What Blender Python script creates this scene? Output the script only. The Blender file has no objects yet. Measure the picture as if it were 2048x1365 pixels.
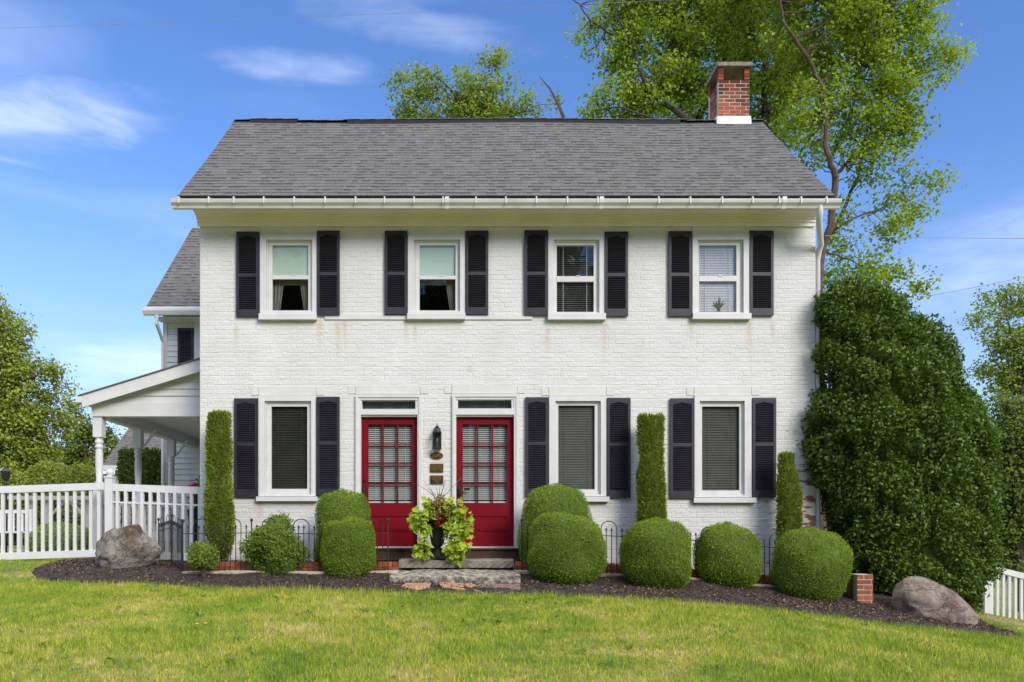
import bpy, math, random
import numpy as np
from mathutils import Vector, Matrix

random.seed(7)
RNG = np.random.default_rng(7)
SC = bpy.context.scene
COL = SC.collection

# ------------------------------------------------------------------ camera
F, VX, VY, D0, CZ = 1536.0, 925.0, 1068.0, 12.0, 0.21      # focal px, vanishing point px, metres to facade, eye height over door sill
cd = bpy.data.cameras.new('camera')
cam = bpy.data.objects.new('camera', cd)
COL.objects.link(cam)
cam.location = (0, -D0, CZ)
cam.rotation_euler = (math.radians(90), 0, 0)
cd.sensor_width = 36.0
cd.lens = F / 2048 * 36
cd.shift_x = (1024 - VX) / 2048
cd.shift_y = (VY - 682.5) / 2048
cd.clip_start = 0.1
cd.clip_end = 2000
SC.camera = cam

# ------------------------------------------------------------------ light and exposure
SUN_EL, SUN_AZ = math.radians(31), math.radians(145)        # azimuth from +Y clockwise: behind the camera, to its right
SC.view_settings.view_transform = 'Standard'
SC.view_settings.look = 'None'
SC.view_settings.exposure = 1.36
SC.view_settings.gamma = 1.0
SC.cycles.max_bounces = 6
SC.cycles.transparent_max_bounces = 12
SC.cycles.caustics_reflective = False
SC.cycles.caustics_refractive = False

sl = bpy.data.lights.new('sun', 'SUN')
sl.energy = 1.35
sl.angle = math.radians(26)
sl.color = (1.0, 0.92, 0.80)
so = bpy.data.objects.new('sun', sl)
COL.objects.link(so)
sdir = Vector((math.sin(SUN_AZ) * math.cos(SUN_EL), math.cos(SUN_AZ) * math.cos(SUN_EL), math.sin(SUN_EL)))
so.rotation_euler = sdir.to_track_quat('Z', 'Y').to_euler()
so.location = sdir * 40

world = bpy.data.worlds.new('World')
SC.world = world
world.use_nodes = True
wt = world.node_tree
for n in list(wt.nodes):
    wt.nodes.remove(n)


def N(t, kind, **kw):
    n = t.nodes.new(kind)
    for k, v in kw.items():
        if k == 'inp':
            for i, val in v.items():
                n.inputs[i].default_value = val
        else:
            setattr(n, k, v)
    return n


def L(t, a, ao, b, bi):
    t.links.new(a.outputs[ao], b.inputs[bi])


wo = N(wt, 'ShaderNodeOutputWorld')
wb = N(wt, 'ShaderNodeBackground', inp={'Strength': 0.08})
sky = N(wt, 'ShaderNodeTexSky', sky_type='NISHITA', sun_disc=False)
sky.sun_elevation = SUN_EL
sky.sun_rotation = SUN_AZ
sky.air_density = 1.0
sky.dust_density = 0.0
sky.ozone_density = 3.0
hs = N(wt, 'ShaderNodeHueSaturation', inp={'Saturation': 1.16, 'Value': 1.05})
L(wt, sky, 0, hs, 'Color')
# thin high cloud: noise in direction space, stretched along the horizon
tc = N(wt, 'ShaderNodeTexCoord')
mp = N(wt, 'ShaderNodeMapping')
mp.inputs['Scale'].default_value = (1.5, 1.2, 5.5)
mp.inputs['Location'].default_value = (0.35, 0.1, 0.62)
mp.inputs['Rotation'].default_value = (0, math.radians(8), 0)
L(wt, tc, 'Generated', mp, 'Vector')
nz = N(wt, 'ShaderNodeTexNoise', inp={'Scale': 1.55, 'Detail': 5.0, 'Roughness': 0.42, 'Distortion': 0.35})
L(wt, mp, 0, nz, 'Vector')
cr = N(wt, 'ShaderNodeMapRange', inp={'From Min': 0.55, 'From Max': 0.95, 'To Min': 0.0, 'To Max': 0.5})
cr.interpolation_type = 'SMOOTHSTEP'
L(wt, nz, 0, cr, 'Value')


def wisp(px, py, rx, ry, tilt, amt):
    """a soft cloud streak around one direction of the sky (seen from the house front)"""
    v = Vector(((px - VX) / F, 1.0, (VY - py) / F)).normalized()
    e1 = Vector((0, 0, 1)).cross(v).normalized() * -1
    e2 = v.cross(e1) * -1
    if e2.z < 0:
        e2 = -e2
    c, s = math.cos(tilt), math.sin(tilt)
    a1, a2 = e1 * c + e2 * s, e2 * c - e1 * s
    d = []
    for a, r in ((a1, rx / F), (a2, ry / F)):
        dn = N(wt, 'ShaderNodeVectorMath', operation='DOT_PRODUCT')
        L(wt, tc, 'Generated', dn, 0)
        dn.inputs[1].default_value = a
        m0 = N(wt, 'ShaderNodeMath', operation='SUBTRACT', inp={1: v.dot(a)})
        L(wt, dn, 'Value', m0, 0)
        m = N(wt, 'ShaderNodeMath', operation='DIVIDE', inp={1: r})
        L(wt, m0, 0, m, 0)
        p = N(wt, 'ShaderNodeMath', operation='POWER', inp={1: 2.0})
        ab = N(wt, 'ShaderNodeMath', operation='ABSOLUTE')
        L(wt, m, 0, ab, 0)
        L(wt, ab, 0, p, 0)
        d.append(p)
    sm = N(wt, 'ShaderNodeMath', operation='ADD')
    L(wt, d[0], 0, sm, 0)
    L(wt, d[1], 0, sm, 1)
    n2 = N(wt, 'ShaderNodeTexNoise', inp={'Scale': 9.0, 'Detail': 4.0, 'Roughness': 0.5, 'Distortion': 0.6})
    L(wt, mp, 0, n2, 'Vector')
    ma = N(wt, 'ShaderNodeMath', operation='MULTIPLY_ADD', inp={1: 4.2, 2: -2.1})
    L(wt, n2, 0, ma, 0)
    s2 = N(wt, 'ShaderNodeMath', operation='ADD')
    L(wt, sm, 0, s2, 0)
    L(wt, ma, 0, s2, 1)
    mr = N(wt, 'ShaderNodeMapRange', inp={'From Min': 2.2, 'From Max': -1.3, 'To Min': 0.0, 'To Max': amt})
    mr.interpolation_type = 'SMOOTHSTEP'
    L(wt, s2, 0, mr, 'Value')
    n4 = N(wt, 'ShaderNodeTexNoise', inp={'Scale': 4.0, 'Detail': 6.0, 'Roughness': 0.6, 'Distortion': 1.2})
    L(wt, mp, 0, n4, 'Vector')
    m4 = N(wt, 'ShaderNodeMapRange', inp={'From Min': 0.25, 'From Max': 0.7, 'To Min': 0.25, 'To Max': 1.0})
    L(wt, n4, 0, m4, 'Value')
    mm = N(wt, 'ShaderNodeMath', operation='MULTIPLY')
    L(wt, mr, 0, mm, 0)
    L(wt, m4, 0, mm, 1)
    return mm


acc = cr
for w in ((50, 232, 160, 50, 0.22, 0.46), (600, 134, 105, 22, 0.06, 0.32), (860, 60, 150, 22, -0.1, 0.25), (1960, 520, 300, 60, 0.35, 0.25), (280, 725, 120, 36, 0.1, 0.4)):
    g = wisp(*w)
    mx = N(wt, 'ShaderNodeMath', operation='MAXIMUM')
    L(wt, acc, 0, mx, 0)
    L(wt, g, 0, mx, 1)
    acc = mx
# a broken deck of thin white cloud added overhead, out of view, for soft top light, the same all the way round; the blue shows below it
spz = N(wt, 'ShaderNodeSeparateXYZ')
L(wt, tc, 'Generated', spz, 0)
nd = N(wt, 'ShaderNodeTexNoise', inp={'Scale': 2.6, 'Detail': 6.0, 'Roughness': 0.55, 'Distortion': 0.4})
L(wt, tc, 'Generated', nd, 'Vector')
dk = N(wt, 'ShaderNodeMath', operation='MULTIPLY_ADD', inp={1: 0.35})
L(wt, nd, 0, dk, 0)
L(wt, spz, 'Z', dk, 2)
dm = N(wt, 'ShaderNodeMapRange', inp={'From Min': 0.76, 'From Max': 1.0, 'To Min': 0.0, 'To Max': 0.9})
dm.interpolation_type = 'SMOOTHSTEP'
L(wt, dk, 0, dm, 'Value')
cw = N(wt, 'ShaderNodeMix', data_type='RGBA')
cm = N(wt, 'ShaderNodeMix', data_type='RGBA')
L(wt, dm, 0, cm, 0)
tn = N(wt, 'ShaderNodeMix', data_type='RGBA', blend_type='MULTIPLY')
tn.inputs[0].default_value = 1.0
L(wt, hs, 0, tn, 6)
tn.inputs[7].default_value = (1.03, 0.945, 1.09, 1)
hz = N(wt, 'ShaderNodeMapRange', inp={'From Min': 0.42, 'From Max': 0.0, 'To Min': 0.0, 'To Max': 0.72})
hz.interpolation_type = 'SMOOTHSTEP'
L(wt, spz, 'Z', hz, 'Value')
ch = N(wt, 'ShaderNodeMix', data_type='RGBA')
L(wt, hz, 0, ch, 0)
L(wt, tn, 2, ch, 6)
ch.inputs[7].default_value = (2.5, 3.35, 4.8, 1)
L(wt, acc, 0, cw, 0)
L(wt, ch, 2, cw, 6)
cw.inputs[7].default_value = (7.4, 7.7, 8.4, 1)
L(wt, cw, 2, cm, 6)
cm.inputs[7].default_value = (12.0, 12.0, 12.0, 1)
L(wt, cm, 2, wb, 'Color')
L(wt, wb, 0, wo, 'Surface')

# ------------------------------------------------------------------ helpers


def X(px, d=D0):
    return (px - VX) * d / F


def Z(py, d=D0):
    return CZ + (VY - py) * d / F


def at(px, py, d):
    return Vector((X(px, d), d - D0, Z(py, d)))


_BY = [(-60, -2.6), (-20, -1.75), (-12, -1.38), (-7, -0.86), (-4.6, -0.70), (-2.6, -0.585), (-1.5, -0.505), (-1.0, -0.375), (-0.3, -0.27), (1, -0.25), (8, -0.3), (40, -0.9), (140, -2.2), (900, -8)]
_BX, _BZ = np.array([a for a, b in _BY]), np.array([b for a, b in _BY])


def ground(x, y):
    x = np.asarray(x, float)
    y = np.asarray(y, float)
    b = np.interp(y, _BX, _BZ)
    t = np.clip(x - 0.6, 0, 8.5)
    lat = -0.0135 * t * t - 0.1 * np.clip(x - 9.1, 0, 12)
    lat = lat + 0.018 * np.clip(-x - 5, 0, 12)
    pit = np.where((x > X(800, 10.5)) & (x < X(1022, 10.5)) & (y > -1.36) & (y < -.2), -.22, 0.0)
    und = pit + 0.012 * np.sin(1.3 * x + 0.4) * np.sin(0.9 * y + 1.0) + 0.007 * np.sin(3.1 * x + 1.7 * y)
    return b + lat + und


def on_ground(px, py, d0=2.5, d1=16.0, dz=0.0):
    ds = np.linspace(d0, d1, 1600)
    gy = VY - (ground((px - VX) * ds / F, ds - D0) + dz - CZ) * F / ds
    k = np.argmax(gy <= py)
    d = ds[k] if gy[k] <= py else d1
    x = X(px, d)
    return Vector((x, d - D0, float(ground(x, d - D0))))


class MB:
    def __init__(s):
        s.v, s.f, s.t = [], [], []

    def quad(s, a, b, c, d, t=0.5):
        i = len(s.v)
        s.v += [tuple(a), tuple(b), tuple(c), tuple(d)]
        s.f.append((i, i + 1, i + 2, i + 3))
        s.t.append(t)
        return s

    def poly(s, pts, t=0.5):
        i = len(s.v)
        s.v += [tuple(p) for p in pts]
        s.f.append(tuple(range(i, i + len(pts))))
        s.t.append(t)
        return s

    def box(s, x0, x1, y0, y1, z0, z1, t=0.5):
        i = len(s.v)
        s.v += [(x0, y0, z0), (x1, y0, z0), (x1, y1, z0), (x0, y1, z0), (x0, y0, z1), (x1, y0, z1), (x1, y1, z1), (x0, y1, z1)]
        for q in ((0, 3, 2, 1), (4, 5, 6, 7), (0, 1, 5, 4), (1, 2, 6, 5), (2, 3, 7, 6), (3, 0, 4, 7)):
            s.f.append(tuple(i + k for k in q))
            s.t.append(t)
        return s

    def hexa(s, p, t=0.5):
        """eight corners: bottom four then top four, both counter-clockwise"""
        i = len(s.v)
        s.v += [tuple(q) for q in p]
        for q in ((0, 3, 2, 1), (4, 5, 6, 7), (0, 1, 5, 4), (1, 2, 6, 5), (2, 3, 7, 6), (3, 0, 4, 7)):
            s.f.append(tuple(i + k for k in q))
            s.t.append(t)
        return s

    def ring(s, o, n, y0, y1):
        """frame between outer rect o and inner rect n, both (x0, x1, z0, z1)"""
        s.box(o[0], n[0], y0, y1, o[2], o[3])
        s.box(n[1], o[1], y0, y1, o[2], o[3])
        s.box(n[0], n[1], y0, y1, n[3], o[3])
        if n[2] > o[2]:
            s.box(n[0], n[1], y0, y1, o[2], n[2])
        return s

    def extrude_x(s, prof, x0, x1, t=0.5):
        """closed (y, z) profile swept along x"""
        n = len(prof)
        i = len(s.v)
        s.v += [(x0, y, z) for y, z in prof] + [(x1, y, z) for y, z in prof]
        for k in range(n):
            s.f.append((i + k, i + (k + 1) % n, i + n + (k + 1) % n, i + n + k))
            s.t.append(t)
        s.f.append(tuple(i + k for k in reversed(range(n))))
        s.f.append(tuple(i + n + k for k in range(n)))
        s.t += [t, t]
        return s

    def tube(s, pts, rad, n=8, t=0.5):
        pts = [Vector(p) for p in pts]
        if not hasattr(rad, '__len__'):
            rad = [rad] * len(pts)
        i = len(s.v)
        prev = None
        for k, p in enumerate(pts):
            d = (pts[min(k + 1, len(pts) - 1)] - pts[max(k - 1, 0)])
            d = d.normalized() if d.length > 1e-9 else Vector((0, 0, 1))
            if prev is None:
                a = d.orthogonal().normalized()
            else:
                a = (prev - d * prev.dot(d))
                a = a.normalized() if a.length > 1e-6 else d.orthogonal().normalized()
            prev = a
            b = d.cross(a)
            for j in range(n):
                th = 2 * math.pi * j / n
                s.v.append(tuple(p + (a * math.cos(th) + b * math.sin(th)) * rad[k]))
        for k in range(len(pts) - 1):
            for j in range(n):
                q = (i + k * n + j, i + k * n + (j + 1) % n, i + (k + 1) * n + (j + 1) % n, i + (k + 1) * n + j)
                s.f.append(q)
                s.t.append(t)
        s.f.append(tuple(i + j for j in reversed(range(n))))
        s.f.append(tuple(i + (len(pts) - 1) * n + j for j in range(n)))
        s.t += [t, t]
        return s

    def lathe(s, prof, c, n=20, t=0.5):
        """(r, z) profile about a vertical axis through c"""
        i = len(s.v)
        for r, z in prof:
            for j in range(n):
                th = 2 * math.pi * j / n
                s.v.append((c[0] + r * math.cos(th), c[1] + r * math.sin(th), c[2] + z))
        for k in range(len(prof) - 1):
            for j in range(n):
                s.f.append((i + k * n + j, i + k * n + (j + 1) % n, i + (k + 1) * n + (j + 1) % n, i + (k + 1) * n + j))
                s.t.append(t)
        s.f.append(tuple(i + j for j in reversed(range(n))))
        s.f.append(tuple(i + (len(prof) - 1) * n + j for j in range(n)))
        s.t += [t, t]
        return s

    def mesh(s, name, tone=False):
        me = bpy.data.meshes.new(name)
        me.from_pydata(s.v, [], s.f)
        if tone:
            a = me.attributes.new('tone', 'FLOAT', 'FACE')
            a.data.foreach_set('value', np.array(s.t, np.float32))
        me.update()
        return me

    def build(s, name, m, parent=None, smooth=False, tone=False, kind=None):
        return link(name, s.mesh(name, tone), m, parent, smooth, kind)


def smooth_mesh(me, angle=40):
    me.polygons.foreach_set('use_smooth', np.ones(len(me.polygons), bool))
    try:
        me.set_sharp_from_angle(angle=math.radians(angle))
    except Exception:
        pass


def link(name, me, m, parent=None, smooth=False, kind=None):
    o = bpy.data.objects.new(name, me)
    COL.objects.link(o)
    if m is not None and len(me.materials) == 0:
        me.materials.append(m)
    if smooth:
        smooth_mesh(me)
    if parent is not None:
        o.parent = parent
        o.matrix_parent_inverse = Matrix.Translation(-base_of(parent))
    if kind:
        o['kind'] = kind
    return o


BASE = {}


def base_of(o):
    return BASE.get(o.name, Vector((0, 0, 0)))


def tag(o, label, cat, group=None, kind=None):
    o['label'] = label
    o['category'] = cat
    if group:
        o['group'] = group
    if kind:
        o['kind'] = kind
    return o


def thing(name, loc, label, cat, group=None):
    o = bpy.data.objects.new(name, None)
    o.empty_display_size = 0.2
    COL.objects.link(o)
    o.location = loc
    BASE[o.name] = Vector(loc)
    return tag(o, label, cat, group)


def structure(o):
    o['kind'] = 'structure'
    return o


def np_mesh(name, verts, loops, starts, totals, tone=None, smooth=False):
    me = bpy.data.meshes.new(name)
    me.vertices.add(len(verts))
    me.vertices.foreach_set('co', np.ascontiguousarray(verts, np.float32).ravel())
    me.loops.add(len(loops))
    me.loops.foreach_set('vertex_index', np.ascontiguousarray(loops, np.int32))
    me.polygons.add(len(starts))
    me.polygons.foreach_set('loop_start', np.ascontiguousarray(starts, np.int32))
    me.polygons.foreach_set('loop_total', np.ascontiguousarray(totals, np.int32))
    if tone is not None:
        a = me.attributes.new('tone', 'FLOAT', 'FACE')
        a.data.foreach_set('value', np.ascontiguousarray(tone, np.float32))
    if smooth:
        me.polygons.foreach_set('use_smooth', np.ones(len(starts), bool))
    me.update(calc_edges=True)
    return me


def unit(a):
    return a / np.maximum(np.linalg.norm(a, axis=1, keepdims=True), 1e-9)


def leaf_mesh(name, pos, axis, nrm, length, width, tone, fold=0.25):
    """one folded four-cornered leaf per position"""
    n = len(pos)
    axis = unit(axis)
    side = unit(np.cross(axis, nrm))
    up = np.cross(side, axis)
    l, w = length[:, None], width[:, None]
    v = np.empty((n, 4, 3), np.float32)
    v[:, 0] = pos - axis * l * 0.5
    v[:, 1] = pos + side * w * 0.5 + up * w * fold
    v[:, 2] = pos + axis * l * 0.5
    v[:, 3] = pos - side * w * 0.5 + up * w * fold
    idx = np.arange(n * 4, dtype=np.int32)
    return np_mesh(name, v.reshape(-1, 3), idx, np.arange(n) * 4, np.full(n, 4), tone)


def waves(p, seed, scale, amp, k=7):
    r = np.random.default_rng(seed)
    out = np.zeros(len(p))
    for i in range(k):
        kv = r.normal(size=3)
        kv = kv / np.linalg.norm(kv) * scale * r.uniform(0.6, 1.9)
        out += np.sin(p @ kv + r.uniform(0, 6.28)) / k
    return out * amp * 1.8


# ------------------------------------------------------------------ materials
MATS = {}


def mat(name, build):
    if name in MATS:
        return MATS[name]
    m = bpy.data.materials.new(name)
    m.use_nodes = True
    t = m.node_tree
    for n in list(t.nodes):
        t.nodes.remove(n)
    out = N(t, 'ShaderNodeOutputMaterial')
    build(t, out)
    MATS[name] = m
    return m


def ramp(t, stops, interp='LINEAR'):
    r = N(t, 'ShaderNodeValToRGB')
    r.color_ramp.interpolation = interp
    e = r.color_ramp.elements
    while len(e) < len(stops):
        e.new(0.5)
    for k, (p, c) in enumerate(stops):
        e[k].position = p
        e[k].color = (*c, 1)
    return r


def mixc(t, fac, a, b, mode='MIX'):
    m = N(t, 'ShaderNodeMix', data_type='RGBA', blend_type=mode)
    for i, s in ((0, fac), (6, a), (7, b)):
        if isinstance(s, tuple) and len(s) == 2 and hasattr(s[0], 'outputs'):
            L(t, s[0], s[1], m, i)
        elif hasattr(s, 'outputs'):
            L(t, s, 0, m, i)
        elif i == 0:
            m.inputs[0].default_value = s
        else:
            m.inputs[i].default_value = (*s, 1)
    return m


def noise(t, scale, detail=3, rough=0.55, vec=None, dist=0.0):
    n = N(t, 'ShaderNodeTexNoise', inp={'Scale': scale, 'Detail': detail, 'Roughness': rough, 'Distortion': dist})
    if vec is not None:
        L(t, vec[0], vec[1], n, 'Vector')
    return n


def objco(t):
    # the scene's meshes hold world-scale coordinates; geometry position keeps alike pieces from repeating
    return (N(t, 'ShaderNodeNewGeometry'), 'Position')


def bump(t, h, strength, dist=0.01):
    b = N(t, 'ShaderNodeBump', inp={'Strength': strength, 'Distance': dist})
    L(t, h, 0, b, 'Height')
    return b


def surface(name, c1, c2, scale=6, rough=0.6, bumpk=0.0, bscale=60, spec=0.4, metal=0.0, tone=None, lo=0.35, hi=0.65):
    def b(t, out):
        g = objco(t)
        n = noise(t, scale, 5, 0.6, g)
        mr = N(t, 'ShaderNodeMapRange', inp={'From Min': lo, 'From Max': hi})
        L(t, n, 0, mr, 'Value')
        c = mixc(t, mr, c1, c2)
        if tone:
            a = N(t, 'ShaderNodeAttribute', attribute_name='tone')
            rp = ramp(t, tone)
            L(t, a, 'Fac', rp, 0)
            c = mixc(t, 1.0, (c, 2), rp, 'MULTIPLY')
        p = N(t, 'ShaderNodeBsdfPrincipled', inp={'Roughness': rough, 'Specular IOR Level': spec, 'Metallic': metal})
        L(t, c, 2, p, 'Base Color')
        if bumpk:
            L(t, bump(t, noise(t, bscale, 4, 0.6, g), bumpk), 0, p, 'Normal')
        L(t, p, 0, out, 'Surface')
    return mat(name, b)


def srgb(r, g, b):
    f = lambda u: (u / 255 / 12.92) if u / 255 <= 0.04045 else ((u / 255 + 0.055) / 1.055) ** 2.4
    return (f(r), f(g), f(b))


def foliage(name, dark, light, dry=None, nscale=2.2, trans=0.28, rough=0.5, dryk=0.78, spec=0.3):
    def b(t, out):
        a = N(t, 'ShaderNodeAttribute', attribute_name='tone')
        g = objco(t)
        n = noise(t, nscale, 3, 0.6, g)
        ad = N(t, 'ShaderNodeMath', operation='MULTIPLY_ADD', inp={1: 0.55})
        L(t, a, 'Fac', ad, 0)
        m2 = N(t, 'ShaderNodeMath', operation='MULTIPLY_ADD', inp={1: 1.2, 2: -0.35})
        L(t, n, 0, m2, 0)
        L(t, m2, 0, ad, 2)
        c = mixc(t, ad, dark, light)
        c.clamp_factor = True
        if dry:
            n2 = noise(t, nscale * 2.7, 2, 0.5, g)
            s = N(t, 'ShaderNodeMath', operation='MULTIPLY_ADD', inp={1: 0.45})
            L(t, a, 'Fac', s, 0)
            L(t, n2, 0, s, 2)
            mr = N(t, 'ShaderNodeMapRange', inp={'From Min': dryk, 'From Max': dryk + 0.12, 'To Max': 0.8})
            L(t, s, 0, mr, 'Value')
            c = mixc(t, mr, (c, 2), dry)
        p = N(t, 'ShaderNodeBsdfPrincipled', inp={'Roughness': rough, 'Specular IOR Level': spec})
        L(t, c, 2, p, 'Base Color')
        tr = N(t, 'ShaderNodeBsdfTranslucent')
        br = mixc(t, 1.0, (c, 2), (1.25, 1.2, 0.7), 'MULTIPLY')
        L(t, br, 2, tr, 'Color')
        ms = N(t, 'ShaderNodeMixShader', inp={0: trans})
        L(t, p, 0, ms, 1)
        L(t, tr, 0, ms, 2)
        L(t, ms, 0, out, 'Surface')
    return mat(name, b)


STAINS = [(472, 660, 8, 45), (640, 650, 10, 60), (676, 655, 10, 70), (690, 650, 8, 50), (812, 650, 8, 50), (830, 660, 6, 45), (1095, 665, 8, 55), (1209, 650, 9, 80), (1382, 650, 9, 40), (1498, 650, 10, 75),
          (520, 1015, 8, 40), (1545, 655, 7, 30), (940, 742, 5, 8), (1530, 1010, 8, 25)]


def b_brick_paint(t, out):
    g = objco(t)
    n = noise(t, 1.4, 5, 0.65, g)
    c = ramp(t, [(0.3, (0.62, 0.61, 0.585)), (0.7, (0.715, 0.705, 0.685))])
    L(t, n, 0, c, 0)
    # grime caught on the rough face
    n2 = noise(t, 26, 4, 0.7, g)
    mr = N(t, 'ShaderNodeMapRange', inp={'From Min': 0.62, 'From Max': 0.8, 'To Max': 0.35})
    L(t, n2, 0, mr, 'Value')
    c = mixc(t, mr, c, (0.40, 0.375, 0.33))
    sp = N(t, 'ShaderNodeSeparateXYZ')
    L(t, g[0], g[1], sp, 0)
    # rust runs below iron fixings
    tot = None
    nd = noise(t, 14, 3, 0.6, g)
    for px, py, rx, ln in STAINS:
        x0, z0 = X(px), Z(py)
        dx = N(t, 'ShaderNodeMath', operation='SUBTRACT', inp={1: x0})
        L(t, sp, 'X', dx, 0)
        ax = N(t, 'ShaderNodeMath', operation='ABSOLUTE')
        L(t, dx, 0, ax, 0)
        mx = N(t, 'ShaderNodeMapRange', inp={'From Min': rx / 128.0, 'From Max': 0.0})
        L(t, ax, 0, mx, 'Value')
        mz = N(t, 'ShaderNodeMapRange', inp={'From Min': z0 - ln / 128, 'From Max': z0})
        L(t, sp, 'Z', mz, 'Value')
        mt = N(t, 'ShaderNodeMapRange', inp={'From Min': z0 + 0.12, 'From Max': z0 + 0.04})
        L(t, sp, 'Z', mt, 'Value')
        q = N(t, 'ShaderNodeMath', operation='MULTIPLY')
        L(t, mx, 0, q, 0)
        L(t, mz, 0, q, 1)
        q2 = N(t, 'ShaderNodeMath', operation='MULTIPLY')
        L(t, q, 0, q2, 0)
        L(t, mt, 0, q2, 1)
        if tot is None:
            tot = q2
        else:
            s = N(t, 'ShaderNodeMath', operation='ADD')
            L(t, tot, 0, s, 0)
            L(t, q2, 0, s, 1)
            tot = s
    k = N(t, 'ShaderNodeMath', operation='MULTIPLY')
    L(t, tot, 0, k, 0)
    L(t, nd, 0, k, 1)
    k2 = N(t, 'ShaderNodeMath', operation='MULTIPLY', inp={1: 0.85}, use_clamp=True)
    L(t, k, 0, k2, 0)
    c = mixc(t, k2, (c, 2), (0.50, 0.33, 0.13))
    # paint flaking off down the corner by the holly
    rx = N(t, 'ShaderNodeMapRange', inp={'From Min': X(1440), 'From Max': X(1625)})
    L(t, sp, 'X', rx, 'Value')
    rz = N(t, 'ShaderNodeMapRange', inp={'From Min': Z(720), 'From Max': Z(1010)})
    L(t, sp, 'Z', rz, 'Value')
    rr = N(t, 'ShaderNodeMath', operation='MULTIPLY')
    L(t, rx, 0, rr, 0)
    L(t, rz, 0, rr, 1)
    mp = N(t, 'ShaderNodeMapping')
    mp.inputs['Scale'].default_value = (4.5, 4.5, 13)
    L(t, g[0], g[1], mp, 0)
    n3 = noise(t, 1.0, 4, 0.6, (mp, 0))
    ad = N(t, 'ShaderNodeMath', operation='MULTIPLY_ADD', inp={1: 0.26})
    L(t, rr, 0, ad, 0)
    L(t, n3, 0, ad, 2)
    mk = N(t, 'ShaderNodeMapRange', inp={'From Min': 0.74, 'From Max': 0.77})
    L(t, ad, 0, mk, 'Value')
    c = mixc(t, mk, (c, 2), (0.27, 0.115, 0.07))
    p = N(t, 'ShaderNodeBsdfPrincipled', inp={'Roughness': 0.62, 'Specular IOR Level': 0.3})
    L(t, c, 2, p, 'Base Color')
    L(t, bump(t, noise(t, 24, 6, 0.7, g), 0.6, 0.016), 0, p, 'Normal')
    L(t, p, 0, out, 'Surface')


M_BRICKW = mat('painted_brick', b_brick_paint)
M_WHITE = surface('white_paint', (0.68, 0.67, 0.66), (0.62, 0.61, 0.60), 5, 0.42, 0.12, 40)
M_VINYL = surface('white_vinyl', (0.70, 0.70, 0.71), (0.66, 0.66, 0.67), 3, 0.35)
M_GUTTER = surface('aluminium_gutter', (0.60, 0.59, 0.56), (0.52, 0.51, 0.48), 3, 0.4)
M_CREAM = surface('cornice_paint', (0.88, 0.825, 0.83), (0.82, 0.765, 0.77), 3, 0.5, 0.1, 30)
M_LINTEL = surface('lintel_paint', (0.68, 0.665, 0.63), (0.61, 0.60, 0.565), 4, 0.55, 0.2, 30)
M_SIDING = surface('white_siding', (0.66, 0.66, 0.66), (0.60, 0.60, 0.60), 3, 0.5)
M_SHUT = surface('shutter_paint', (0.024, 0.021, 0.032), (0.036, 0.032, 0.044), 8, 0.5, 0.1, 50)
M_RED = surface('red_door_paint', (0.195, 0.004, 0.012), (0.165, 0.003, 0.010), 4, 0.5, 0.08, 30, 0.15)
M_IRON = surface('black_iron', (0.018, 0.018, 0.022), (0.032, 0.030, 0.032), 20, 0.45, 0.1, 80)
M_BRASS = surface('brass', (0.42, 0.26, 0.07), (0.32, 0.19, 0.05), 30, 0.4, metal=0.6)
M_PLAQUE = surface('plaque_black', (0.02, 0.014, 0.01), (0.03, 0.02, 0.012), 20, 0.4)
M_BRONZE = surface('dark_bronze', (0.03, 0.026, 0.024), (0.055, 0.045, 0.04), 30, 0.4, metal=0.5)
M_MORTAR = surface('mortar', (0.56, 0.51, 0.44), (0.46, 0.42, 0.36), 12, 0.9, 0.3, 60)
M_BRICK = surface('red_brick', (0.36, 0.12, 0.06), (0.25, 0.08, 0.045), 9, 0.85, 0.4, 70, 0.2,
                  tone=[(0.0, (0.32, 0.30, 0.30)), (0.3, (0.75, 0.65, 0.6)), (0.65, (1.0, 0.95, 0.9)), (1.0, (1.35, 1.3, 0.95))])
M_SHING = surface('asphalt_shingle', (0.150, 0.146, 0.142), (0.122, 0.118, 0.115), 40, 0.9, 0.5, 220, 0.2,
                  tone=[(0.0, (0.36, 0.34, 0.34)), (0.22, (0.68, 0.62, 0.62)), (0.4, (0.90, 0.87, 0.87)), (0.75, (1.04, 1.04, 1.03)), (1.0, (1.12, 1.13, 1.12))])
M_FELT = surface('roof_felt', (0.02, 0.02, 0.022), (0.035, 0.034, 0.034), 20, 0.9)
M_ROOFB = surface('roof_underlay', (0.07, 0.066, 0.066), (0.09, 0.085, 0.085), 10, 0.95)
M_WOOD = surface('dark_weathered_wood', (0.045, 0.026, 0.018), (0.085, 0.05, 0.034), 6, 0.75, 0.4, 40)
M_STONE = surface('step_stone', (0.29, 0.265, 0.22), (0.16, 0.145, 0.115), 9, 0.9, 0.8, 35)
M_STONE2 = surface('flaking_step_stone', (0.38, 0.34, 0.28), (0.14, 0.12, 0.095), 13, 0.9, 1.0, 30, lo=.42, hi=.58)
M_FLAG1 = surface('tan_flagstone', (0.46, 0.27, 0.155), (0.36, 0.215, 0.13), 6, 0.85, 0.3, 30)
M_FLAG2 = surface('mauve_flagstone', (0.24, 0.155, 0.15), (0.19, 0.125, 0.125), 6, 0.85, 0.3, 30)
M_CONC = surface('pale_concrete', (0.55, 0.47, 0.37), (0.46, 0.39, 0.30), 6, 0.9, 0.3, 30)
M_DARK = surface('room_paint', (0.10, 0.095, 0.09), (0.08, 0.075, 0.07), 3, 0.9)
M_BLINDW = surface('white_blind', (0.60, 0.61, 0.60), (0.54, 0.55, 0.54), 4, 0.5)
M_BLINDG = surface('grey_blind', (0.145, 0.142, 0.125), (0.12, 0.117, 0.10), 4, 0.5)
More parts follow.
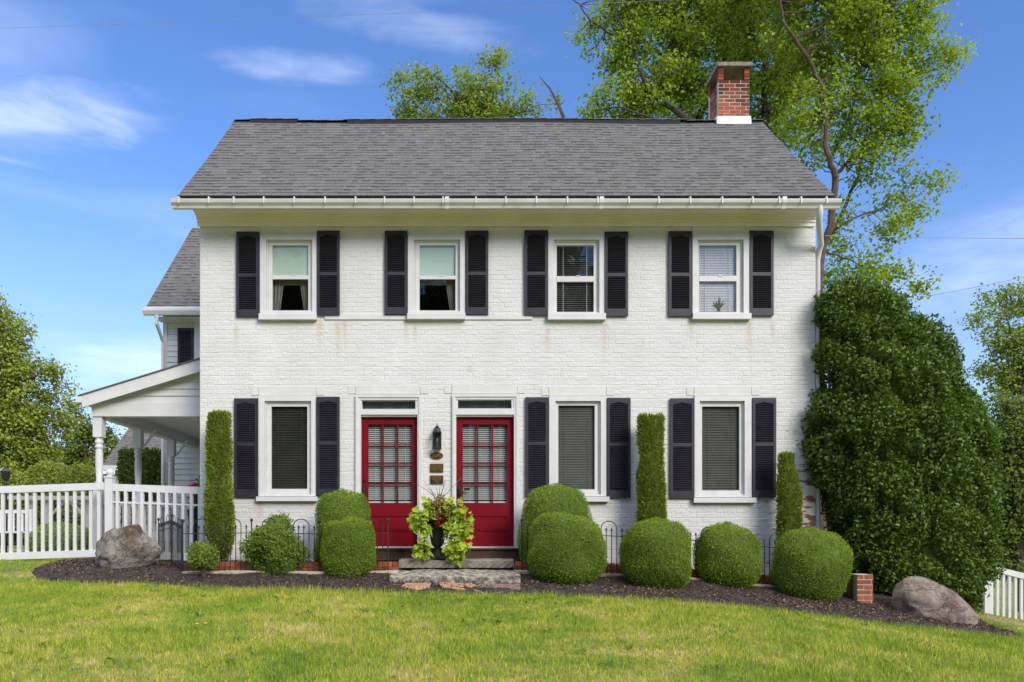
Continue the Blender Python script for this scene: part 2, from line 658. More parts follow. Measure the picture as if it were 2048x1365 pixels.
M_BLINDD = surface('dark_olive_blind', (0.065, 0.068, 0.050), (0.05, 0.052, 0.038), 4, 0.5)
M_BLINDL = surface('lilac_blind', (0.60, 0.585, 0.61), (0.55, 0.535, 0.56), 4, 0.5)
M_TBACK = surface('grey_transom_backing', (0.10, 0.125, 0.115), (0.06, 0.08, 0.075), 7, 0.8)
M_SHADE = surface('green_roller_shade', (0.46, 0.57, 0.48), (0.42, 0.53, 0.44), 2, 0.7)
M_CURT = surface('beige_curtain', (0.20, 0.185, 0.14), (0.15, 0.14, 0.105), 8, 0.8)
M_BARK = surface('bark', (0.05, 0.038, 0.03), (0.09, 0.068, 0.052), 10, 0.9, 0.7, 25)
M_BARKR = surface('red_brown_bark', (0.075, 0.05, 0.038), (0.13, 0.09, 0.068), 6, 0.9, 0.7, 25)
M_TWIG = surface('twig', (0.09, 0.07, 0.035), (0.13, 0.10, 0.05), 10, 0.9)
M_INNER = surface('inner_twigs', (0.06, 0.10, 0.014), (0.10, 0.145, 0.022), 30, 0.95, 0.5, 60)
M_URN = surface('black_urn', (0.018, 0.018, 0.02), (0.03, 0.03, 0.033), 8, 0.5)
M_WIRE = surface('cable', (0.25, 0.25, 0.27), (0.3, 0.3, 0.32), 4, 0.6)
M_DEAD = surface('dead_wood', (0.22, 0.15, 0.11), (0.3, 0.22, 0.17), 8, 0.9)


def b_glass(t, out):
    fr = N(t, 'ShaderNodeLayerWeight', inp={'Blend': 0.5})      # facing is the same from both sides of a thin pane
    p5 = N(t, 'ShaderNodeMath', operation='POWER', inp={1: 5.0})
    L(t, fr, 'Facing', p5, 0)
    ad = N(t, 'ShaderNodeMath', operation='MULTIPLY_ADD', inp={1: 0.9, 2: 0.075}, use_clamp=True)
    L(t, p5, 0, ad, 0)
    g = objco(t)
    b = bump(t, noise(t, 2.5, 2, 0.5, g), 0.10, 0.02)
    gl = N(t, 'ShaderNodeBsdfGlossy', inp={'Roughness': 0.02})
    L(t, b, 0, gl, 'Normal')
    tr = N(t, 'ShaderNodeBsdfTransparent')
    tr.inputs['Color'].default_value = (0.95, 0.97, 0.95, 1)
    ms = N(t, 'ShaderNodeMixShader')
    L(t, ad, 0, ms, 0)
    L(t, tr, 0, ms, 1)
    L(t, gl, 0, ms, 2)
    L(t, ms, 0, out, 'Surface')


M_GLASS = mat('window_glass', b_glass)


def b_lawn(blade):
    def b(t, out):
        g = objco(t)
        n1 = noise(t, 0.75, 4, 0.6, g)
        n2 = noise(t, 3.4, 4, 0.65, g)
        n3 = noise(t, 11, 3, 0.6, g)
        m = N(t, 'ShaderNodeMath', operation='MULTIPLY_ADD', inp={1: 0.55})
        L(t, n1, 0, m, 0)
        mm = N(t, 'ShaderNodeMath', operation='MULTIPLY_ADD', inp={1: 0.45})
        L(t, n2, 0, mm, 0)
        m3 = N(t, 'ShaderNodeMath', operation='MULTIPLY_ADD', inp={1: 0.34, 2: -0.17})
        L(t, n3, 0, m3, 0)
        L(t, m3, 0, mm, 2)
        L(t, mm, 0, m, 2)
        if blade:
            c = ramp(t, [(0.33, (0.17, 0.32, 0.018)), (0.46, (0.34, 0.47, 0.030)), (0.57, (0.56, 0.58, 0.07)), (0.68, (0.80, 0.64, 0.27))])
        else:
            c = ramp(t, [(0.32, (0.08, 0.13, 0.016)), (0.48, (0.17, 0.20, 0.03)), (0.58, (0.32, 0.26, 0.09)), (0.68, (0.46, 0.33, 0.15))])
        L(t, m, 0, c, 0)
        col = (c, 0)
        if blade:
            a = N(t, 'ShaderNodeAttribute', attribute_name='tone')
            rp = ramp(t, [(0.0, (0.45, 0.58, 0.5)), (0.6, (1.0, 1.0, 1.0)), (0.88, (1.2, 1.15, 1.0)), (1.0, (1.75, 1.35, 1.5))])
            L(t, a, 'Fac', rp, 0)
            q = mixc(t, 1.0, col, rp, 'MULTIPLY')
            col = (q, 2)
        p = N(t, 'ShaderNodeBsdfPrincipled', inp={'Roughness': 0.6, 'Specular IOR Level': 0.25})
        L(t, col[0], col[1], p, 'Base Color')
        if blade:
            vs = N(t, 'ShaderNodeVectorMath', operation='MULTIPLY_ADD')
            L(t, g[0], 'Normal', vs, 0)
            vs.inputs[1].default_value = (.45, .45, .45)
            vs.inputs[2].default_value = (0, 0, 0.9)
            vn = N(t, 'ShaderNodeVectorMath', operation='NORMALIZE')
            L(t, vs, 0, vn, 0)
            L(t, vn, 0, p, 'Normal')
            tr = N(t, 'ShaderNodeBsdfTranslucent')
            L(t, col[0], col[1], tr, 'Color')
            ms = N(t, 'ShaderNodeMixShader', inp={0: 0.3})
            L(t, p, 0, ms, 1)
            L(t, tr, 0, ms, 2)
            L(t, ms, 0, out, 'Surface')
        else:
            L(t, bump(t, noise(t, 45, 4, 0.7, g), 0.8, 0.03), 0, p, 'Normal')
            L(t, p, 0, out, 'Surface')
    return b


M_LAWN = mat('lawn_soil', b_lawn(False))
M_BLADE = mat('grass_blade', b_lawn(True))
M_MULCH = surface('dark_mulch', (0.026, 0.020, 0.017), (0.055, 0.042, 0.035), 25, 0.95, 0.9, 60)
M_CHIP = surface('mulch_chip', (0.058, 0.042, 0.034), (0.095, 0.068, 0.052), 9, 0.9, 0.3, 90, 0.3,
                 tone=[(0.0, (0.35, 0.33, 0.34)), (0.5, (0.85, 0.8, 0.78)), (0.72, (1.5, 1.3, 1.1)), (0.85, (2.8, 2.2, 1.55)), (1.0, (6.5, 5.0, 3.1))])


def b_rock(c1, c2, c3):
    def b(t, out):
        g = objco(t)
        n1 = noise(t, 2.6, 6, 0.65, g, 0.4)
        n2 = noise(t, 9, 5, 0.65, g)
        n3 = noise(t, 1.2, 3, 0.5, g)
        r = ramp(t, [(0.35, c1), (0.5, c2), (0.66, c1)])
        L(t, n1, 0, r, 0)
        mr = N(t, 'ShaderNodeMapRange', inp={'From Min': 0.48, 'From Max': 0.6})
        L(t, n3, 0, mr, 'Value')
        c = mixc(t, mr, r, c3)
        mk = N(t, 'ShaderNodeMapRange', inp={'From Min': 0.55, 'From Max': 0.72, 'To Max': 0.75})
        L(t, n2, 0, mk, 'Value')
        c = mixc(t, mk, (c, 2), (0.40, 0.385, 0.33))
        p = N(t, 'ShaderNodeBsdfPrincipled', inp={'Roughness': 0.85, 'Specular IOR Level': 0.25})
        L(t, c, 2, p, 'Base Color')
        vo = N(t, 'ShaderNodeTexVoronoi', feature='DISTANCE_TO_EDGE', inp={'Scale': 3.2, 'Randomness': 1.0})
        wv = noise(t, 4, 4, 0.6, g)
        mv_ = N(t, 'ShaderNodeVectorMath', operation='MULTIPLY_ADD')
        L(t, wv, 'Color', mv_, 0)
        mv_.inputs[1].default_value = (.5, .5, .5)
        L(t, g[0], g[1], mv_, 2)
        L(t, mv_, 0, vo, 'Vector')
        vr = N(t, 'ShaderNodeMapRange', inp={'From Min': 0.0, 'From Max': 0.035})
        L(t, vo, 'Distance', vr, 'Value')
        hh = N(t, 'ShaderNodeMath', operation='MULTIPLY_ADD', inp={1: 0.5})
        L(t, vr, 0, hh, 0)
        L(t, noise(t, 14, 8, 0.75, g), 0, hh, 2)
        L(t, bump(t, hh, 1.0, 0.05), 0, p, 'Normal')
        L(t, p, 0, out, 'Surface')
    return b


M_ROCKL = mat('grey_brown_rock', b_rock((0.21, 0.18, 0.15), (0.31, 0.285, 0.245), (0.12, 0.075, 0.05)))
M_ROCKR = mat('pale_pink_rock', b_rock((0.24, 0.17, 0.135), (0.36, 0.30, 0.255), (0.13, 0.085, 0.07)))

G_BOX = foliage('boxwood_leaf', (0.085, 0.18, 0.011), (0.35, 0.47, 0.034), (0.46, 0.36, 0.10), 2.6, 0.3, dryk=1.0)
G_BOXB = foliage('bright_boxwood_leaf', (0.10, 0.18, 0.018), (0.25, 0.35, 0.04), None, 4.0, 0.3)
G_YEW = foliage('yew_needle', (0.11, 0.16, 0.016), (0.36, 0.41, 0.045), (0.40, 0.30, 0.08), 6.0, 0.25, dryk=0.95)
G_HOLLY = foliage('holly_leaf', (0.042, 0.098, 0.010), (0.15, 0.235, 0.024), None, 1.8, 0.18, 0.42, spec=0.28)
G_TREE = foliage('maple_leaf', (0.135, 0.235, 0.016), (0.40, 0.52, 0.05), (0.42, 0.42, 0.06), 0.8, 0.4, dryk=1.02)
G_TREE2 = foliage('locust_leaf', (0.13, 0.20, 0.022), (0.34, 0.44, 0.055), (0.30, 0.25, 0.07), 0.9, 0.4, dryk=0.98)
G_CEDAR = foliage('cedar_leaf', (0.14, 0.20, 0.02), (0.36, 0.42, 0.055), (0.32, 0.26, 0.07), 0.7, 0.3, dryk=1.05)
G_DARKT = foliage('shade_tree_leaf', (0.07, 0.12, 0.014), (0.19, 0.26, 0.03), None, 0.8, 0.3)
G_LIME = foliage('lime_shrub_leaf', (0.16, 0.21, 0.03), (0.32, 0.36, 0.06), None, 1.5, 0.35)
G_VINE = foliage('lime_vine_leaf', (0.20, 0.32, 0.022), (0.50, 0.60, 0.05), (0.66, 0.64, 0.07), 14.0, 0.35, dryk=1.0)
G_COL = foliage('bronze_coleus_leaf', (0.20, 0.16, 0.03), (0.40, 0.34, 0.07), (0.30, 0.10, 0.03), 20.0, 0.25, dryk=0.9)
G_REDL = foliage('crimson_leaf', (0.16, 0.010, 0.012), (0.24, 0.02, 0.018), None, 9.0, 0.2)
G_SPIKE = foliage('spike_leaf', (0.13, 0.16, 0.05), (0.26, 0.29, 0.11), None, 9.0, 0.2)
G_HEDGE = foliage('arborvitae_leaf', (0.05, 0.085, 0.014), (0.12, 0.17, 0.026), None, 2.0, 0.25)
G_WEED = foliage('weed_leaf', (0.13, 0.23, 0.03), (0.24, 0.35, 0.07), None, 6.0, 0.3)
G_YELLOW = foliage('yellow_petal', (0.7, 0.5, 0.02), (0.8, 0.6, 0.03), None, 9.0, 0.2)
G_WOODS = foliage('far_leaf', (0.06, 0.09, 0.03), (0.13, 0.17, 0.05), None, 0.15, 0.3)

# ------------------------------------------------------------------ ground
def grid_mesh(name, xs, ys, zf):
    gx, gy = np.meshgrid(xs, ys)
    v = np.stack([gx.ravel(), gy.ravel(), zf(gx.ravel(), gy.ravel())], 1)
    nx, ny = len(xs), len(ys)
    i, j = np.meshgrid(np.arange(nx - 1), np.arange(ny - 1))
    a = (j * nx + i).ravel()
    q = np.stack([a, a + 1, a + nx + 1, a + nx], 1)
    return v, q


def quads_to_mesh(name, v, q, smooth=True):
    n = len(q)
    return np_mesh(name, v, q.ravel(), np.arange(n) * 4, np.full(n, 4), None, smooth)


gxs = np.concatenate([[-700, -300, -120, -60, -30, -20], np.arange(-14, 14.01, 0.25), [18, 24, 34, 60, 120, 300, 700]])
gys = np.concatenate([[-60, -40, -25, -18], np.arange(-14, 4, 0.2), [5, 7, 10, 15, 22, 32, 50, 80, 140, 300, 900]])
v, q = grid_mesh('ground', gxs, gys, ground)
structure(link('ground', quads_to_mesh('ground', v, q), M_LAWN))

EDGE_PX = [(62, 1152), (95, 1164), (180, 1168), (300, 1171), (420, 1176), (520, 1180), (660, 1184), (800, 1187), (950, 1189), (1050, 1191), (1180, 1196), (1300, 1202), (1420, 1210), (1520, 1219),
           (1600, 1228), (1700, 1240), (1800, 1252), (1900, 1264), (1980, 1274), (2034, 1279)]
edge = [on_ground(*p) for p in EDGE_PX]
PE = [(p.x, p.y) for p in edge] + [(7.35, -2.0), (7.3, 0.2), (7.0, 1.9), (5.5, 1.9), (5.5, 0.05), (-4.2, 0.05), (-4.5, -0.25)] + [tuple(on_ground(*p)[:2]) for p in ((185, 1121), (110, 1127), (72, 1138))]
PE = np.array(PE)


def poly_sd(x, y, P):
    """signed distance, positive inside"""
    d2 = np.full(len(x), 1e9)
    ins = np.zeros(len(x), bool)
    n = len(P)
    for i in range(n):
        a, b = P[i], P[(i + 1) % n]
        e = b - a
        wx, wy = x - a[0], y - a[1]
        t = np.clip((wx * e[0] + wy * e[1]) / (e @ e), 0, 1)
        d2 = np.minimum(d2, (wx - e[0] * t) ** 2 + (wy - e[1] * t) ** 2)
        c = ((a[1] > y) != (b[1] > y)) & (x < e[0] * (y - a[1]) / (e[1] if abs(e[1]) > 1e-12 else 1e-12) + a[0])
        ins ^= c
    return np.where(ins, np.sqrt(d2), -np.sqrt(d2))


mv, mq = grid_mesh('mulch_bed', np.arange(-6.6, 7.7, 0.07), np.arange(-4.3, 2.1, 0.07), lambda x, y: ground(x, y))
sd = poly_sd(mv[:, 0], mv[:, 1], PE)
wob = 0.03 * np.sin(mv[:, 0] * 9 + 2 * np.sin(mv[:, 1] * 7)) + 0.02 * np.sin(mv[:, 0] * 23)
sdw = sd + wob
bumpz = waves(np.stack([mv[:, 0], mv[:, 1], 0 * mv[:, 0]], 1), 5, 9, 0.012)
mv[:, 2] += np.clip(sdw / 0.15, -0.6, 1) * 0.045 + bumpz * (sdw > 0)
stepz = (mv[:, 0] > X(786, 10.5)) & (mv[:, 0] < X(1036, 10.5)) & (mv[:, 1] > -1.46) & (mv[:, 1] < -.2)
mv[:, 2] = np.where(stepz, -.7, mv[:, 2])
keep = (sdw[mq] > -0.12).any(1)
structure(link('mulch_bed', quads_to_mesh('mulch_bed', mv, mq[keep]), M_MULCH))


def mulch_z(x, y):
    s = poly_sd(np.atleast_1d(np.asarray(x, float)), np.atleast_1d(np.asarray(y, float)), PE)
    return ground(x, y) + np.clip(s / 0.15, -0.6, 1) * 0.045


# bark chips on the bed
n = 70000
cx = RNG.uniform(-6.4, 7.4, n)
cy = RNG.uniform(-4.2, 1.0, n)
s = poly_sd(cx, cy, PE)
ok = s > RNG.uniform(-0.06, 0.05, n)
ok &= ~((cx > X(779, 10.5)) & (cx < X(1041, 10.5)) & (cy > -1.5) & (cy < -.2))
cx, cy, s = cx[ok], cy[ok], s[ok]
n = len(cx)
th = RNG.uniform(0, 6.283, n)
tilt = RNG.normal(0, 0.45, n)
ln = RNG.uniform(0.016, 0.065, n)
wd = RNG.uniform(0.006, 0.018, n)
ax = np.stack([np.cos(th) * np.cos(tilt), np.sin(th) * np.cos(tilt), np.sin(tilt)], 1)
nr = unit(np.stack([RNG.normal(0, .45, n), RNG.normal(0, .45, n), np.ones(n)], 1))
pz = ground(cx, cy) + np.clip(s / 0.15, -0.6, 1) * 0.045 + RNG.uniform(0.002, 0.02, n)
o = link('mulch_chips', leaf_mesh('mulch_chips', np.stack([cx, cy, pz], 1), ax, nr, ln, wd, RNG.uniform(0, 1, n), 0.1), M_CHIP)
tag(o, 'dark shredded bark mulch covering the planting bed before the house', 'mulch', kind='stuff')


# grass blades
def blades(n, x0, x1, y0, y1, hmin, hmax, wmin, wmax, seed, thr=None):
    r = np.random.default_rng(seed)
    x = r.uniform(x0, x1, n)
    y = r.uniform(y0, y1, n)
    s = poly_sd(x, y, PE)
    ok = s < r.uniform(-0.05, 0.03, n)
    ok &= ~((x > -4.2) & (x < 5.6) & (y > -0.2))
    if thr is not None:                     # only in scattered tufts
        q3 = np.stack([x, y, 0 * x], 1)
        ok &= (waves(q3, 33, 3.0, .5) + waves(q3, 34, 11, .6)) > thr
    x, y, s = x[ok], y[ok], s[ok]
    n = len(x)
    p = np.stack([x, y, 0 * x], 1)
    pat = waves(p, 3, 2.2, 0.5) + waves(p, 4, 6, 0.45)
    h = r.uniform(hmin, hmax, n) * (1 + 0.45 * pat) * np.where((s > -0.12), 1.35, 1.0)
    h = np.maximum(h, 0.012)
    w = r.uniform(wmin, wmax, n)
    th = r.uniform(0, 6.283, n)
    lean = np.abs(r.normal(0, 0.55, n))
    az = r.uniform(0, 6.283, n)
    v = np.empty((n, 3, 3), np.float32)
    z = ground(x, y) - 0.004
    bx, by = np.cos(th) * w / 2, np.sin(th) * w / 2
    v[:, 0] = np.stack([x - bx, y - by, z], 1)
    v[:, 1] = np.stack([x + bx, y + by, z], 1)
    v[:, 2] = np.stack([x + np.cos(az) * np.sin(lean) * h, y + np.sin(az) * np.sin(lean) * h, z + np.cos(lean) * h], 1)
    return v, r.uniform(0, 1, n)


bl = [blades(400000, -7.2, 8.2, -8.2, -1.2, 0.026, 0.068, 0.004, 0.010, 11),
      blades(260000, -7.2, 8.2, -8.2, -1.6, 0.038, 0.072, 0.004, 0.009, 15, thr=.5),
      blades(70000, -11, 12, -11, -7.9, 0.025, 0.06, 0.006, 0.012, 12),
      blades(60000, -14, -4.3, -3.2, 4, 0.025, 0.05, 0.006, 0.014, 13),
      blades(40000, 6.0, 14, -4.5, 4, 0.025, 0.05, 0.006, 0.014, 14)]
bv = np.concatenate([b[0] for b in bl])
bt = np.concatenate([b[1] for b in bl])
n = len(bv)
o = link('grass', np_mesh('grass', bv.reshape(-1, 3), np.arange(n * 3), np.arange(n) * 3, np.full(n, 3), bt), M_BLADE)
tag(o, 'mown front lawn of mixed green and straw coloured grass', 'grass', kind='stuff')

# ------------------------------------------------------------------ house
house = thing('house', (0.7, 2.3, -0.4), 'white painted brick house with grey shingle roof, black shutters and two red doors', 'house')
WL, WR = X(400), X(1631)                 # facade corners
WZ0, WZ1 = -1.1, 5.10
HB = 4.7                                 # back wall
EAVE_Y, EAVE_Z, RIDGE_Y, RIDGE_Z = -0.55, 5.25, 2.35, 7.94

UP = [(521, 634), (815, 930), (1096, 1209), (1384, 1498)]
LOW = [(518, 632), (1098, 1212), (1388, 1502)]
DOORS = [(713, 842), (906, 1035)]


def R(l, r, t, b):
    """pixel rect on the facade -> (x0, x1, z0, z1)"""
    return (X(l), X(r), Z(b), Z(t))


HOLES = [R(l + 10, r - 10, 480, 628) for l, r in UP] + [R(l + 10, r - 10, 802, 992) for l, r in LOW] + [R(l + 5, r - 5, 796, 1098) for l, r in DOORS]
SKIP = [R(l, r, 455, 641) for l, r in UP] + [R(l, r, 775, 1002) for l, r in LOW] + [R(l, r, 774, 1100) for l, r in DOORS]


def wall_with_holes(mb, x0, x1, z0, z1, y0, y1, holes):
    xs = sorted({x0, x1} | {h[0] for h in holes} | {h[1] for h in holes})
    zs = sorted({z0, z1} | {h[2] for h in holes} | {h[3] for h in holes})
    for a, b in zip(xs, xs[1:]):
        for c, d in zip(zs, zs[1:]):
            m, k = (a + b) / 2, (c + d) / 2
            if any(h[0] < m < h[1] and h[2] < k < h[3] for h in holes):
                continue
            mb.quad((a, y0, c), (b, y0, c), (b, y0, d), (a, y0, d))
            mb.quad((b, y1, c), (a, y1, c), (a, y1, d), (b, y1, d))
    for h in holes:
        mb.quad((h[0], y0, h[2]), (h[0], y1, h[2]), (h[0], y1, h[3]), (h[0], y0, h[3]))
        mb.quad((h[1], y1, h[2]), (h[1], y0, h[2]), (h[1], y0, h[3]), (h[1], y1, h[3]))
        mb.quad((h[0], y0, h[3]), (h[0], y1, h[3]), (h[1], y1, h[3]), (h[1], y0, h[3]))
        mb.quad((h[0], y1, h[2]), (h[0], y0, h[2]), (h[1], y0, h[2]), (h[1], y1, h[2]))


mb = MB()
wall_with_holes(mb, WL, WR, WZ0, WZ1 + 0.15, 0.0, 0.3, HOLES)
gz = 7.80
for xa, xb in ((WL, WL + 0.3), (WR - 0.3, WR)):            # gable walls
    mb.poly([(xa, 0.0, WZ0), (xa, HB, WZ0), (xa, HB, 5.3), (xa, RIDGE_Y, gz), (xa, 0.0, 5.6)][::-1] if xa == WL else [(xb, 0.0, WZ0), (xb, HB, WZ0), (xb, HB, 5.3), (xb, RIDGE_Y, gz), (xb, 0.0, 5.6)])
    xi = xb if xa == WL else xa
    mb.poly([(xi, 0.3, WZ0), (xi, HB - .3, WZ0), (xi, HB - .3, 5.3), (xi, RIDGE_Y, gz - .1), (xi, 0.3, 5.6)])
mb.quad((WL, HB, WZ0), (WR, HB, WZ0), (WR, HB, 5.3), (WL, HB, 5.3))
wall = mb.build('wall', M_BRICKW, house)
mb = MB()
mb.box(WL + .31, WR - .31, 0.31, HB - .02, 2.35, 2.5)
mb.quad((WL + .31, HB - .05, WZ0), (WR - .31, HB - .05, WZ0), (WR - .31, HB - .05, 5.3), (WL + .31, HB - .05, 5.3))
mb.quad((WL + .31, .31, 5.1), (WR - .31, .31, 5.1), (WR - .31, HB - .05, 5.1), (WL + .31, HB - .05, 5.1))
mb.box(WL + .31, WR - .31, 2.6, 2.65, -0.2, 5.0)
mb.box(0.2, 0.3, 0.31, 2.6, -0.2, 5.0)
mb.build('inner_wall', M_DARK, house)

# painted bricks of the facade
CH, BL_ = 0.0715, 0.212
bricks = []
rb = random.Random(3)
nc = int((WZ1 - (-0.9)) / CH) + 1
for c in range(nc):
    z0 = -0.9 + c * CH
    z1 = min(z0 + CH, WZ1)
    free = [(WL, WR)]
    zm = (z0 + z1) / 2
    for h in SKIP:
        if h[2] < zm < h[3]:
            nf = []
            for a, b in free:
                if h[1] <= a or h[0] >= b:
                    nf.append((a, b))
                else:
                    if h[0] - a > 0.03:
                        nf.append((a, h[0]))
                    if b - h[1] > 0.03:
                        nf.append((h[1], b))
            free = nf
    header = (c % 6 == 2)
    bl0 = BL_ / 2 if header else BL_
    off = (c % 2) * BL_ / 2 + rb.uniform(-.02, .02)
    for a, b in free:
        k = math.floor((a - WL - off) / bl0)
        x = WL + off + k * bl0
        while x < b:
            u0, u1 = max(x, a), min(x + bl0, b)
            if u1 - u0 > 0.03:
                bricks.append((u0, u1, z0, z1))
            x += bl0


def brick_piece(mb, b, y=0.0, t=0.5, rnd=rb):
    u0, u1, z0, z1 = b
    j = 0.0012
    u0 += j
    u1 -= j
    z0 += j + rnd.uniform(-.001, .001)
    z1 -= j + rnd.uniform(-.001, .001)
    e = 0.009
    dep = 0.0019 + rnd.uniform(-0.0009, 0.0020)
    dz = rnd.uniform(-.0025, .0025)
    tl = rnd.uniform(-.0025, .0025)
    i = len(mb.v)
    mb.v += [(u0, y + .001, z0), (u1, y + .001, z0 + dz), (u1, y + .001, z1 + dz), (u0, y + .001, z1),
             (u0 + e, y - dep, z0 + e), (u1 - e, y - dep + tl, z0 + dz + e), (u1 - e, y - dep - tl, z1 + dz - e), (u0 + e, y - dep, z1 - e)]
    for f in ((4, 5, 6, 7), (0, 1, 5, 4), (1, 2, 6, 5), (2, 3, 7, 6), (3, 0, 4, 7)):
        mb.f.append(tuple(i + k for k in f))
        mb.t.append(t)


def hidden_spot(b):
    x, z = (b[0] + b[1]) / 2, (b[2] + b[3]) / 2
    px, py = VX + x * 128, VY - (z - CZ) * 128
    return py > 1030 or py < 452 or any(l <= px <= r and t <= py <= bb for l, r, t, bb in ((470, 682, 465, 640), (768, 978, 465, 640), (1047, 1256, 465, 640), (1335, 1548, 465, 640), (468, 682, 795, 1000), (1048, 1262, 795, 1000), (1338, 1552, 795, 1000), (400, 470, 820, 1110), (625, 745, 975, 1110), (1037, 1190, 960, 1150), (1273, 1332, 828, 1050), (820, 940, 985, 1110)))


cand = sorted([b for b in bricks if not hidden_spot(b) and b[1] - b[0] > 0.15], key=lambda b: (b[0] + .1 - 0.4) ** 2 * 0.35 + ((b[2] - 2.3)) ** 2 * 3)
chosen = set(cand[:300])
rest = MB()
for b in bricks:
    if b in chosen:
        one = MB()
        brick_piece(one, b)
        one.build('brick', M_BRICKW, wall)
    else:
        brick_piece(rest, b)
rest.build('brick_courses', M_BRICKW, wall, kind='stuff')

# flat lintels, with the patch blocks at their ends
for (l, r), tt, bb in [(u, 452, 470) for u in UP] + [(u, 774, 792) for u in LOW] + [((712, 840), 772, 789), ((904, 1034), 771, 788)]:
    mb = MB()
    e = 0 if bb < 500 else -0
    mb.box(X(l + e), X(r), -0.014, 0.02, Z(bb), Z(tt))
    mb.box(X(l - 15), X(l - 1), -0.0105, 0.02, Z(bb - 1), Z(tt + 1))
    mb.box(X(r + 1), X(r + 16), -0.0105, 0.02, Z(bb - 1), Z(tt + 1))
    mb.build('lintel', M_LINTEL, house)
# iron-stained stone belt pieces between the upper windows
for l, r, t_, b_ in ((650, 815, 632, 640), (930, 1064, 632, 640)):
    MB().box(X(l), X(r), -0.022, 0.0, Z(b_), Z(t_)).build('belt_course', M_LINTEL, house)


# ---- windows
def slats(mb, x0, x1, z0, z1, y, pitch, depth, ang, th=0.0016):
    z = z1 - pitch * 0.5
    c, s = math.cos(ang), math.sin(ang)
    while z > z0:
        a = Vector((0, -c, -s)) * depth / 2
        nn = Vector((0, -s, c)) * th / 2
        p = Vector((0, y, z))
        cs = [p - a - nn, p + a - nn, p + a + nn, p - a + nn]
        i = len(mb.v)
        for xx in (x0, x1):
            mb.v += [(xx, q.y, q.z) for q in cs]
        for f in ((0, 1, 5, 4), (1, 2, 6, 5), (2, 3, 7, 6), (3, 0, 4, 7)):
            mb.f.append(tuple(i + k for k in f))
            mb.t.append(0.5)
        z -= pitch


def curtain(mb, xa, xb, xa2, xb2, z0, z1, y):
    n = 15
    i = len(mb.v)
    for k in range(n):
        u = k / (n - 1)
        yy = y + 0.012 * math.sin(u * 19)
        mb.v += [(xa + (xb - xa) * u, yy, z1), (xa2 + (xb2 - xa2) * u, yy, z0)]
    for k in range(n - 1):
        mb.f.append((i + 2 * k, i + 2 * k + 1, i + 2 * k + 3, i + 2 * k + 2))
        mb.t.append(0.5)


def make_window(o, opening, panes, sill, blind):
    ox0, ox1, oz0, oz1 = R(*o)
    ix0, ix1, iz0, iz1 = R(*opening)
    mb = MB()
    mb.ring((ox0, ox1, oz0, oz1), (ix0, ix1, iz0, iz1), -0.032, 0.06)
    w = mb.build('window', M_WHITE, house)
    gx0, gx1 = X(panes[0][0]), X(panes[0][1])
    gzs = [(Z(p[3]), Z(p[2])) for p in panes]
    g = 0.0025
    mb = MB()
    st = 0.022
    mb.ring((ix0 + g, ix1 - g, iz0 + g, iz1 - g), (ix0 + st, ix1 - st, iz0 + st, iz1 - st), 0.004, 0.055)
    mb.ring((ix0 + st + g, ix1 - st - g, iz0 + st + g, iz1 - st - g), (gx0, gx1, gzs[-1][0], gzs[0][1]), 0.022, 0.06)
    if len(panes) == 2:
        mb.box(gx0 + .001, gx1 - .001, 0.016, 0.06, gzs[1][1], gzs[0][0])
        mb.box(gx0 + .3, gx0 + .36, 0.008, 0.016, gzs[0][0] - .012, gzs[0][0] + .006)
    mb.build('sash', M_WHITE, w)
    for z0, z1 in gzs:
        MB().quad((gx0, 0.042, z0), (gx1, 0.042, z0), (gx1, 0.042, z1), (gx0, 0.042, z1)).build('pane', M_GLASS, w)
    sx0, sx1, sz0, sz1 = R(*sill)
    mb = MB()
    mb.hexa([(sx0, -0.085, sz0), (sx1, -0.085, sz0), (sx1, 0.03, sz0), (sx0, 0.03, sz0), (sx0, -0.085, sz1 - .012), (sx1, -0.085, sz1 - .012), (sx1, 0.03, sz1), (sx0, 0.03, sz1)])
    mb.build('sill', M_WHITE, w)
    za, zb = gzs[-1][0], gzs[0][1]
    if blind[0] == 'slats':
        mb = MB()
        slats(mb, gx0 - .02, gx1 + .02, za - .02, zb + .02, 0.075, blind[1], blind[2], blind[3])
        for f in (0.18, 0.82):
            xx = gx0 + (gx1 - gx0) * f
            mb.box(xx - .003, xx + .003, 0.058, 0.061, za, zb)
        mb.build('blind', blind[4], w, kind='stuff')
        if blind[4] is M_BLINDL:
            MB().quad((gx0 - .02, .092, za - .02), (gx1 + .02, .092, za - .02), (gx1 + .02, .092, zb + .02), (gx0 - .02, .092, zb + .02)).build('curtain', M_BLINDL, w)
    else:
        MB().box(gx0 - .02, gx1 + .02, 0.065, 0.068, gzs[0][0] - .01, zb + .03).build('roller_shade', M_SHADE, w)
        for side in blind[1]:
            mb = MB()
            zc = gzs[1][1]
            if side < 0:
                curtain(mb, gx0 - .02, gx0 + .16, gx0 - .02, gx0 + .09, za - .03, zc + .02, 0.13)
            else:
                curtain(mb, gx1 - .16, gx1 + .02, gx1 - .08, gx1 + .02, za - .03, zc + .02, 0.13)
            mb.build('curtain', M_CURT, w)
        MB().box(gx0, gx1, .124, .127, gzs[1][1] - .06, gzs[1][1] + .01).build('valance', M_CURT, w)
    return w


